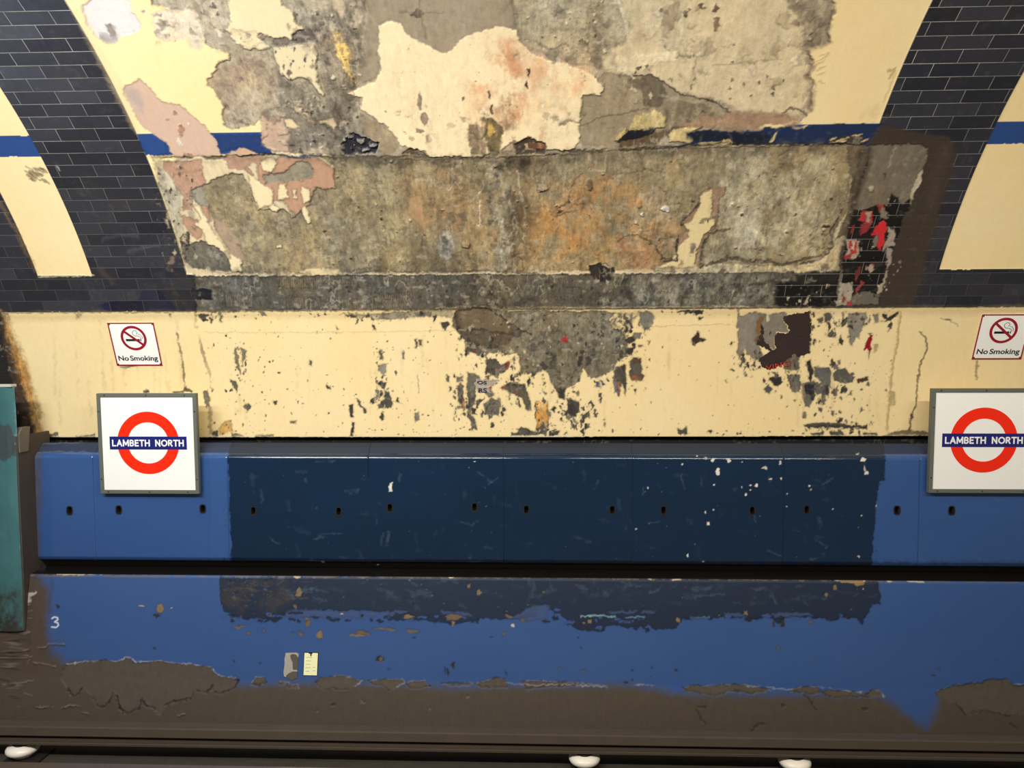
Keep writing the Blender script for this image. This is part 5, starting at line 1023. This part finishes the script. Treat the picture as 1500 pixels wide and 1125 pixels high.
def block_letters(word, x0, x1, hgt, y0, wt, mat, parent):
    hh = hgt - wt; gap = 0.30
    tot = sum(GLYPH[c][0] for c in word) + gap * (len(word) - 1)
    sx = (x1 - x0 - wt) / tot; x = x0 + wt / 2
    for c in word:
        bm = bmesh.new(); z = 0.0023
        for st in GLYPH[c][1]:
            P_ = [Vector((x + a * sx, y0 + wt / 2 + b * hh, 0)) for a, b in st]
            for a, b in zip(P_[:-1], P_[1:]):
                d = (b - a).normalized(); n_ = Vector((-d.y, d.x, 0)) * wt / 2; e = d * wt / 2 * (1 if len(P_) < 10 else 0.25)
                z += 0.00001
                lo = [bm.verts.new((*(p.xy), z)) for p in (a - e - n_, b + e - n_, b + e + n_, a - e + n_)]
                hi = [bm.verts.new((v.co.x, v.co.y, z + 0.0006)) for v in lo]
                bm.faces.new(hi)
                for k in range(4): bm.faces.new((lo[k], lo[(k + 1) % 4], hi[(k + 1) % 4], hi[k]))
        bm_obj('letter', bm, mat, parent)
        x += (GLYPH[c][0] + gap) * sx
def roundel(px, py, label):
    S = 0.622; h = S / 2; q = S / 147.0
    Yc = 4.648
    c = hit_y(px, py, Yc)
    lean = math.atan(0.015 / 0.62)
    root = empty('station_name_board', frame(c, (1, 0, 0), (0, -math.sin(lean), math.cos(lean))))
    tag(root, label, 'sign', 'roundel name boards on the wall')
    fw = 0.023
    bm = bmesh.new()
    for a in ((-h, h, h - fw, h), (-h, h, -h, -h + fw), (-h, -h + fw, -h + fw, h - fw), (h - fw, h, -h + fw, h - fw)): box_bm(bm, a[0], a[1], a[2], a[3], -0.026, 0.006, 0.0015)
    bm_obj('frame', bm, M_FR, root)
    bm = bmesh.new(); box_bm(bm, -h + fw, h - fw, -h + fw, h - fw, -0.02, 0.0, 0.0)
    plate = bm_obj('enamel_plate', bm, M_EN, root)
    bm = bmesh.new(); ring_bm(bm, 30.2 * q, 45.8 * q, 0.0, 0.0012, cy=1.2 * q); bm_obj('red_ring', bm, M_RED, root)
    bm = bmesh.new(); box_bm(bm, -57 * q, 57 * q, -8.4 * q, 10.6 * q, 0.0, 0.0022); bar = bm_obj('blue_bar', bm, M_BAR, root)
    block_letters('LAMBETH', -53.4 * q, 3.2 * q, 9.9 * q, -3.9 * q, 1.95 * q, M_WT, bar)
    block_letters('NORTH', 10.6 * q, 53.4 * q, 9.9 * q, -3.9 * q, 1.95 * q, M_WT, bar)
    for x, y in ((-.26,-1),(-.0,-1),(.24,-1),(-.26,1),(.0,1),(.24,1),(-1,-.22),(-1,.2),(1,-.22),(1,.2)):
        bm = bmesh.new(); xx = x if abs(x) < 1 else x * (h - fw / 2); yy = y if abs(y) < 1 else y * (h - fw / 2)
        lathe_bm(bm, [(0.0045, 0.005), (0.0045, 0.0075), (0.003, 0.0085)], 12)
        bmesh.ops.translate(bm, verts=bm.verts, vec=(xx, yy, 0)); bm_obj('screw', bm, M_SCR, root)
    for x in (-0.2, 0.2):
        bm = bmesh.new(); box_bm(bm, x - 0.02, x + 0.02, -h + 0.06, -h + 0.11, -0.043, -0.026); bm_obj('bracket', bm, M_BRK, root)
roundel(217.2, 650.0, 'left roundel name board with its whole red ring in view')
roundel(1441.0, 646.0, 'right roundel name board, cut off by the right edge of the photo')

# ------------------------------------------------------------------ no smoking plates
def no_smoking(cx, cy, wd, ht, label):
    cidx, row = W.px([(cx, cy)])[0]
    X_ = float(np.interp(cidx, np.arange(len(W.X)), W.X)); t = W.S[1] * row / RAD + math.radians(2.0)
    n = (0, -math.cos(t), -math.sin(t)); u = (0, -math.sin(t), math.cos(t))
    c = (X_, CY + RAD * math.cos(t) + n[1] * 0.006, CZ + RAD * math.sin(t) + n[2] * 0.006)
    root = empty('no_smoking_sign', frame(c, (1, 0, 0), u)); tag(root, label, 'sign', 'no smoking plates above the name boards')
    a, b = wd / 2, ht / 2; bw = 0.0078
    bm = bmesh.new(); box_bm(bm, -a, a, -b, b, -0.002, 0.002, 0.0006); bm_obj('plate', bm, M_EN, root)
    bm = bmesh.new()
    for p in ((-a, a, b - bw, b), (-a, a, -b, -b + bw), (-a, -a + bw, -b + bw, b - bw), (a - bw, a, -b + bw, b - bw)): box_bm(bm, p[0], p[1], p[2], p[3], 0.002, 0.003)
    bm_obj('border', bm, M_MAR, root)
    cyy = b - 0.355 * ht; r = 0.275 * wd
    bm = bmesh.new(); box_bm(bm, -0.195 * wd, 0.03 * wd, -0.024 * ht, 0.024 * ht, 0.002, 0.0032)
    box_bm(bm, 0.055 * wd, 0.10 * wd, -0.024 * ht, 0.024 * ht, 0.002, 0.0032); box_bm(bm, 0.115 * wd, 0.135 * wd, -0.024 * ht, 0.024 * ht, 0.002, 0.0032)
    bmesh.ops.translate(bm, verts=bm.verts, vec=(0.02 * wd, cyy - 0.045 * ht, 0)); bm_obj('cigarette', bm, M_BK, root)
    bm = bmesh.new()
    tube_bm(bm, [(a_ * wd, cyy + b_ * ht) for a_, b_ in ((0.16, -0.02), (0.14, 0.03), (0.09, 0.05), (0.04, 0.05), (0.00, 0.08), (-0.01, 0.13), (0.03, 0.17), (0.08, 0.165), (0.10, 0.12), (0.07, 0.09))], 0.0016, 0.0026)
    tube_bm(bm, [(a_ * wd, cyy + b_ * ht) for a_, b_ in ((0.19, -0.02), (0.185, 0.04), (0.15, 0.08), (0.11, 0.09))], 0.0014, 0.0026)
    bm_obj('smoke', bm, M_BK, root)
    bm = bmesh.new(); ring_bm(bm, r - 0.052 * wd, r, 0.002, 0.0036, 56, 0, cyy)
    box_bm(bm, -r + 0.03 * wd, r - 0.03 * wd, -0.024 * wd, 0.024 * wd, 0.002, 0.0038)
    vs = [v for v in bm.verts][-8:]
    bmesh.ops.rotate(bm, verts=vs, cent=(0, 0, 0), matrix=Matrix.Rotation(math.radians(-40), 3, 'Z')); bmesh.ops.translate(bm, verts=vs, vec=(0, cyy, 0))
    bm_obj('prohibition_ring', bm, M_MAR, root)
    text_obj('lettering', 'No Smoking', 0.86 * wd, 0.155 * ht, M_BK, root, 0, -b + 0.16 * ht, 0.0021, bold=0.022, spacing=1.0, word=0.55)
    for x in (-1, 1):
        for y in (-1, 1):
            bm = bmesh.new(); lathe_bm(bm, [(0.0042, 0.002), (0.0042, 0.0036), (0.0028, 0.0042)], 10); bmesh.ops.translate(bm, verts=bm.verts, vec=(x * (a - 0.012), y * (b - 0.012), 0)); bm_obj('screw', bm, M_SCR, root)
def plate_size(c4):
    g = [W.px([p])[0] for p in c4]; X_ = [np.interp(a, np.arange(len(W.X)), W.X) for a, b in g]; S_ = [b * W.S[1] for a, b in g]
    return ((X_[1] - X_[0]) + (X_[2] - X_[3])) / 2, ((S_[0] - S_[3]) + (S_[1] - S_[2])) / 2
w1_, h1_ = plate_size([(157, 473), (226, 471.5), (239, 534), (174, 536.5)])
no_smoking(198.8, 503.8, w1_, h1_, 'left no smoking plate, whole, above the left name board')

no_smoking(1466.5, 493.0, w1_, h1_, 'right no smoking plate above the name board at the photo edge')

# ------------------------------------------------------------------ rags of old posters still stuck to the wall
def on_wall(S_, u, v, off):
    cidx, row = S_.px([(u, v)])[0]
    i0 = np.arange(len(S_.Y)); X_ = np.interp(cidx, np.arange(len(S_.X)), S_.X); Y_ = np.interp(row, i0, S_.Y); Z_ = np.interp(row, i0, S_.Z)
    k = int(min(max(row, 2), len(S_.Y) - 3)); ty, tz = S_.Y[k + 1] - S_.Y[k - 1], S_.Z[k + 1] - S_.Z[k - 1]; L = math.hypot(ty, tz); ty /= L; tz /= L
    return (X_, Y_ - tz * off, Z_ + ty * off), (0, ty, tz)
def rag(S_, name, pts, mat, label, cat, warp=1.5, off=0.0016):
    Pp = S_.px(pts); sl, d = S_.dist(Pp, warp, True, 6, 1.0)
    ins = d > 0; r0, c0 = sl[0].start, sl[1].start
    bm = bmesh.new(); vm = {}
    def V(i, j, o):
        if (i, j, o) not in vm:
            k = min(max(i + r0, 1), len(S_.Y) - 2); ty, tz = S_.Y[k + 1] - S_.Y[k - 1], S_.Z[k + 1] - S_.Z[k - 1]; L = math.hypot(ty, tz)
            hh = S_.h[i + r0, j + c0] + (off if o else 0.0002)
            vm[(i, j, o)] = bm.verts.new((S_.X[j + c0], S_.Y[i + r0] - tz / L * hh, S_.Z[i + r0] + ty / L * hh))
        return vm[(i, j, o)]
    H, Wd = ins.shape
    cell = ins[:-1, :-1] & ins[1:, 1:]
    for i in range(H - 1):
        for j in range(Wd - 1):
            if not cell[i, j]: continue
            bm.faces.new((V(i, j, 1), V(i, j + 1, 1), V(i + 1, j + 1, 1), V(i + 1, j, 1)))
            for (a, b, di, dj) in (((i, j), (i, j + 1), -1, 0), ((i + 1, j), (i + 1, j + 1), 1, 0), ((i, j), (i + 1, j), 0, -1), ((i, j + 1), (i + 1, j + 1), 0, 1)):
                ii, jj = i + di, j + dj
                if not (0 <= ii < H - 1 and 0 <= jj < Wd - 1) or not cell[ii, jj]:
                    try: bm.faces.new((V(*a, 1), V(*b, 1), V(*b, 0), V(*a, 0)))
                    except ValueError: pass
    bmesh.ops.recalc_face_normals(bm, faces=bm.faces[:])
    o = bm_obj(name, bm, mat); tag(o, label, cat); return o
M_PB = plain('old_poster_dark_brown', (52, 38, 34), 0.6, var=0.12, scale=18, bump=0.2)
M_PR = plain('old_poster_red', (206, 44, 46), 0.6, var=0.15, scale=30, bump=0.2)
M_PW = plain('old_poster_pale', (176, 166, 146), 0.7, var=0.2, scale=40, bump=0.2)
M_PI = plain('poster_ink_red', (206, 56, 42), 0.6, bump=0)
M_PN = plain('poster_ink_indigo', (44, 38, 84), 0.6, bump=0)
o = rag(W, 'poster_scrap', Q(1100,420,"175,165 215,150 325,130 330,240 328,300 320,360 262,392 235,372 205,398 150,440 100,464 60,440 40,400 100,350 35,320 45,250 60,200 75,290 110,340 140,345 130,300 135,255 205,258 210,245 180,190"), M_PB, 'torn dark brown poster scrap on the cream band, with red letters at its foot', 'poster scrap', 2.0)
c, u_ = on_wall(W, 1140, 534.5, 0.007)
ink = text_obj('lettering', "VING'", 0.155, 0.032, M_PI, o, 0, 0, 0.0, bold=0.0, spacing=1.0)
th_ = math.radians(13); ux = Vector(u_); rx = Vector((1, 0, 0))
ink.matrix_world = frame(c, rx * math.cos(th_) + ux * math.sin(th_), -rx * math.sin(th_) + ux * math.cos(th_))
o = rag(W, 'poster_scrap', Q(400,420,"1112,508 1235,513 1215,540 1190,552 1195,580 1120,582 1108,540"), M_PW, 'small pale poster scrap with indigo letters and a red star shape', 'poster scrap', 1.2)
c, u_ = on_wall(W, 707, 571.5, 0.004); ink = text_obj('lettering', 'RS', 0.052, 0.030, M_PN, o, 0, 0, 0, bold=0.02); ink.matrix_world = frame(c, (1, 0, 0), u_)
c, u_ = on_wall(W, 706, 560, 0.004); ink = text_obj('lettering', 'OS', 0.060, 0.022, M_PN, o, 0, 0, 0, bold=0.02); ink.matrix_world = frame(c, (1, 0, -0.05), u_)
rag(W, 'poster_scrap', Q(1100,200,"700,470 735,455 745,480 735,530 725,600 700,625 688,590 700,540 655,545 680,510"), M_PR, 'bright red poster scrap on the black tiles of the right arch', 'poster scrap', 1.2, 0.0025)
rag(W, 'poster_scrap', Q(1100,420,"655,268 668,268 660,330 652,390 645,340 618,352 635,300"), M_MAR, 'narrow maroon poster scrap on the cream band near its plaster seam', 'poster scrap', 0.8)

# ------------------------------------------------------------------ cards fixed to the lower wall
def card(u0, v0, u1, v1, mat, name, label, cat):
    c, u_ = on_wall(Lw, (u0 + u1) / 2, (v0 + v1) / 2, 0.004)
    sc = F_PX / 4.6; wd = (u1 - u0) / sc; ht = (v1 - v0) / sc * 1.03
    root = empty(name, frame(c, (1, 0, -0.02), u_)); tag(root, label, cat)
    return root, wd, ht
M_CARD = plain('cream_card', (250, 234, 184), 0.6, var=0.04, alb=1.15); M_INK = plain('faded_ink', (170, 150, 110), 0.6, bump=0); M_FOIL = plain('crumpled_silver_label', (196, 192, 180), 0.35, 0.3, var=0.25, scale=60, bump=0.8)
M_GLUE = plain('bare_glue_patch', (92, 84, 70), 0.7, var=0.15, scale=50); M_BKB = plain('dark_backing', (26, 26, 34), 0.6)
r_, wd, ht = card(445.5, 957, 465.5, 988, M_CARD, 'notice_card', 'cream notice card held by a black clip, fixed low on the blue wall', 'card')
bm = bmesh.new(); box_bm(bm, -wd / 2 - 0.004, wd / 2 + 0.004, -ht / 2 - 0.004, ht / 2 + 0.004, -0.004, 0.0, 0.001); bm_obj('backing', bm, M_BKB, r_)
bm = bmesh.new(); box_bm(bm, -wd / 2, wd / 2, -ht / 2, ht / 2, 0.0, 0.0015); cdo = bm_obj('card', bm, M_CARD, r_)
bm = bmesh.new()
for k_, L in enumerate((0.5, 0.42, 0.36, 0.40, 0.30)):
    y = ht * (0.30 - 0.155 * k_); box_bm(bm, -wd * 0.38, -wd * 0.38 + wd * L, y - 0.0012, y + 0.0012, 0.0015, 0.0019)
    if k_ > 2: box_bm(bm, wd * 0.15, wd * 0.36, y + 0.002, y + 0.004, 0.0015, 0.0019)
bm_obj('faded_lines', bm, M_INK, cdo)
bm = bmesh.new(); box_bm(bm, -0.014, 0.008, ht / 2 - 0.003, ht / 2 + 0.004, 0.0, 0.006, 0.001); box_bm(bm, -0.004, 0.003, ht / 2 - 0.018, ht / 2, 0.001, 0.005, 0.001); bm_obj('clip', bm, M_BK, r_)
r_, wd, ht = card(415.5, 956.5, 438.5, 991, M_FOIL, 'torn_label', 'torn silvery label left of the cream notice card, half peeled away', 'label')
bm = bmesh.new()
def flat(bm, pts, z0, z1):
    a = [bm.verts.new((x * wd, y * ht, z0)) for x, y in pts]; b = [bm.verts.new((x * wd, y * ht, z1)) for x, y in pts]
    bm.faces.new(b)
    for i in range(len(a)): bm.faces.new((a[i], a[(i + 1) % len(a)], b[(i + 1) % len(b)], b[i]))
flat(bm, [(-.40,.48),(.30,.5),(.46,.44),(.44,.30),(.36,.36),(.28,.42),(.0,.44),(-.1,.36),(-.02,.20),(.08,.10),(.10,-.12),(.14,-.20),(.40,-.20),(.42,-.26),(.12,-.26),(-.14,-.34),(-.28,-.42),(-.30,-.5),(-.44,-.46),(-.48,-.30),(-.44,.0),(-.46,.25)], -0.003, 0.001)
bm_obj('foil', bm, M_FOIL, r_)
bm = bmesh.new(); flat(bm, [(-.1,.40),(.30,.42),(.42,.32),(.42,-.2),(.12,-.22),(.08,.1),(-.04,.2)], -0.003, -0.001); flat(bm, [(-.28,-.38),(.1,-.27),(.42,-.26),(.40,-.52),(.05,-.62),(-.14,-.55)], -0.003, 0.0); bm_obj('glue_patch', bm, M_GLUE, r_)

# ------------------------------------------------------------------ teal cover at the tunnel end
M_SIDE = plain('sooty_steel_edge', (74, 63, 54), 0.7, var=0.2, scale=12, bump=0.2)
M_RIM = plain('highlit_rim', (210, 206, 196), 0.5, 0.2)  # highlight on the cover's top rim, given as a pale colour
tp = []
for u, v in ((17.5,566),(20,600),(22,640),(24,690),(26,740),(28,780),(30,820),(32,862),(33,890),(34,925)):
    d = ray(u, v); Y_ = Xe / (d[0] / d[1]); tp.append((Y_, CAM[2] + d[2] / d[1] * Y_))
root = empty('tunnel_end_cover', Matrix.Translation((Xe, tp[-1][0], tp[-1][1]))); tag(root, 'weathered teal metal cover standing at the left edge of the wall', 'cover')
inv = (-Xe, -tp[-1][0], -tp[-1][1])
def tr(bm): bmesh.ops.translate(bm, verts=bm.verts, vec=inv); return bm
T = Skin(tp[::-1], np.arange(Xe - 1.2, Xe, 0.005), 0.005, 131).prep()
T.col[:] = lin((64, 110, 112)) * ALB; T.rough[:] = 0.34; T.mott[:] = 0.10
T.col *= (0.75 + 0.5 * fbm(T.sh, 40, 60, 133, 4))[..., None]
T.poly([(-20,612),(12,625),(20,640),(26,655),(20,668),(5,672),(-20,668)], (64,74,76), 3, soft=1.5, edge=0.2, mott=0.3)
T.poly([(-60,870),(20,862),(40,872),(40,960),(-60,960)], (48,46,40), 5, soft=14, edge=0, rough=0.8, mott=0.3)
T.line([(26,565),(30,700),(38,870)], (120,150,146), 1.2, 1.5, 0.6, fade=0.2)
T.h -= 0.02 * np.clip((T.X - (Xe - 0.06)) / 0.06, 0, 1)[None, :] ** 2
T.h -= 0.06 * np.clip(((Xe - 0.10) - T.X) / 1.0, 0, 1)[None, :]
so = T.build('cover_sheet', skin_material('teal_cover_paint', 0.2), parent=root); so.location = inv
bm = bmesh.new()
sp_ = [(y + 0.015, z) for y, z in tp[2:]]; extrude_bm(bm, sp_ + [((4.86 if z > zl + 0.02 else max(4.60, y + 0.02)), z) for y, z in sp_[::-1]], Xe - 0.02, Xe - 0.001, 1); bmesh.ops.recalc_face_normals(bm, faces=bm.faces[:]); bm_obj('side_plate', tr(bm), M_SIDE, root)
bm = bmesh.new(); y, z = tp[0]; box_bm(bm, Xe - 1.2, Xe - 0.005, y - 0.004, y + 0.05, z - 0.004, z + 0.012, 0.002); bm_obj('top_rim', tr(bm), M_RIM, root)
y, z = tp[2]; bm = bmesh.new(); extrude_bm(bm, [(y + 0.03, z - 0.10), (y + 0.03, z + 0.01), (y + 0.06, z + 0.05), (y + 0.13, z + 0.05), (y + 0.11, z - 0.10)], Xe - 0.03, Xe + 0.006, 1); bmesh.ops.recalc_face_normals(bm, faces=bm.faces[:])
bm_obj('flange', tr(bm), plain('grey_flange', (112, 104, 92), 0.6, var=0.2, scale=20), root)

# ------------------------------------------------------------------ track: conductor rail on pots, running rail, trackbed
M_RAIL = plain('brown_dusty_steel', (88, 78, 66), 0.5, 0.2, var=0.15, scale=9, bump=0.1); M_BED = plain('sooty_trackbed', (66, 60, 50), 0.95, var=0.3, scale=14, bump=0.6)
M_POT = plain('glazed_white_porcelain', (255, 246, 230), 0.25, var=0.03, alb=0.95); M_CAP = plain('dark_iron_cap', (44, 40, 36), 0.6, 0.3); M_RUN = plain('polished_rail_head', (170, 150, 134), 0.3, 0.8, var=0.08)
zt = zp(1066, 4.265); rp = [(4.265, zt), (4.20, zt), (4.188, zt - 0.004), (4.183, zp(1089, 4.183)), (4.215, zp(1089, 4.183) - 0.003), (4.222, zp(1094, 4.222)), (4.205, zp(1094.5, 4.205)), (4.135, zp(1099, 4.135)), (4.13, zp(1100, 4.13)), (4.13, zp(1103, 4.13)), (4.30, zp(1103, 4.13)), (4.30, zp(1100, 4.13)), (4.232, zp(1094, 4.222)), (4.232, zp(1089, 4.183)), (4.27, zp(1089, 4.183))]
bm = bmesh.new(); extrude_bm(bm, rp, -4.4, 4.4, 1); bmesh.ops.recalc_face_normals(bm, faces=bm.faces[:])
o = bm_obj('conductor_rail', bm, M_RAIL); tag(o, 'dusty brown conductor rail running along the foot of the wall on white pots', 'rail')
zf = zp(1103, 4.13); zb = zf - 0.105
for (u, lab) in ((34, 'white porcelain pot at the far left under the conductor rail'), (856, 'white porcelain pot under the rail near the middle of the wall'), (1164, 'white porcelain pot under the rail, rightmost of the three')):
    d = ray(u, 1108); px_ = d[0] / d[1] * 4.185
    root = empty('rail_insulator', Matrix.Translation((px_, 4.185, zb))); tag(root, lab, 'insulator', 'porcelain pots under the conductor rail')
    bm = bmesh.new(); lathe_bm(bm, [(0.045, 0.012), (0.052, 0.018), (0.060, 0.026), (0.080, 0.040), (0.087, 0.052), (0.086, 0.064), (0.076, 0.076), (0.055, 0.084), (0.036, 0.088)]); bm_obj('porcelain_pot', bm, M_POT, root, True)
    bm = bmesh.new(); lathe_bm(bm, [(0.048, 0.084), (0.050, 0.090), (0.036, 0.096), (0.030, 0.102)], 24); bm_obj('iron_cap', bm, M_CAP, root)
    bm = bmesh.new(); box_bm(bm, -0.075, 0.13 if u < 100 else 0.08, -0.07, 0.09, 0.0, 0.012, 0.002); bm_obj('base_plate', bm, M_CAP, root)
bm = bmesh.new(); g = 60
vs = [[bm.verts.new((-4.4 + 8.8 * i / g, y, zb + rng.uniform(-0.003, 0.002))) for i in range(g + 1)] for y in np.linspace(2.2, 4.47, 22)]
for a in range(21):
    for i in range(g): bm.faces.new((vs[a][i], vs[a][i + 1], vs[a + 1][i + 1], vs[a + 1][i]))
o = bm_obj('floor', bm, M_BED, None, True); tag(o, kind='structure')
zr = zp(1130, 3.96)
bm = bmesh.new(); extrude_bm(bm, [(3.96, zr), (3.955, zr + 0.006), (3.895, zr + 0.006), (3.89, zr), (3.89, zr - 0.03), (3.918, zr - 0.04), (3.918, zb + 0.01), (3.86, zb), (3.99, zb), (3.932, zb + 0.01), (3.932, zr - 0.04), (3.96, zr - 0.03)], -4.4, 4.4, 1); bmesh.ops.recalc_face_normals(bm, faces=bm.faces[:])
o = bm_obj('running_rail', bm, M_RUN); tag(o, 'bright-topped running rail just at the bottom left edge of the photo', 'rail')
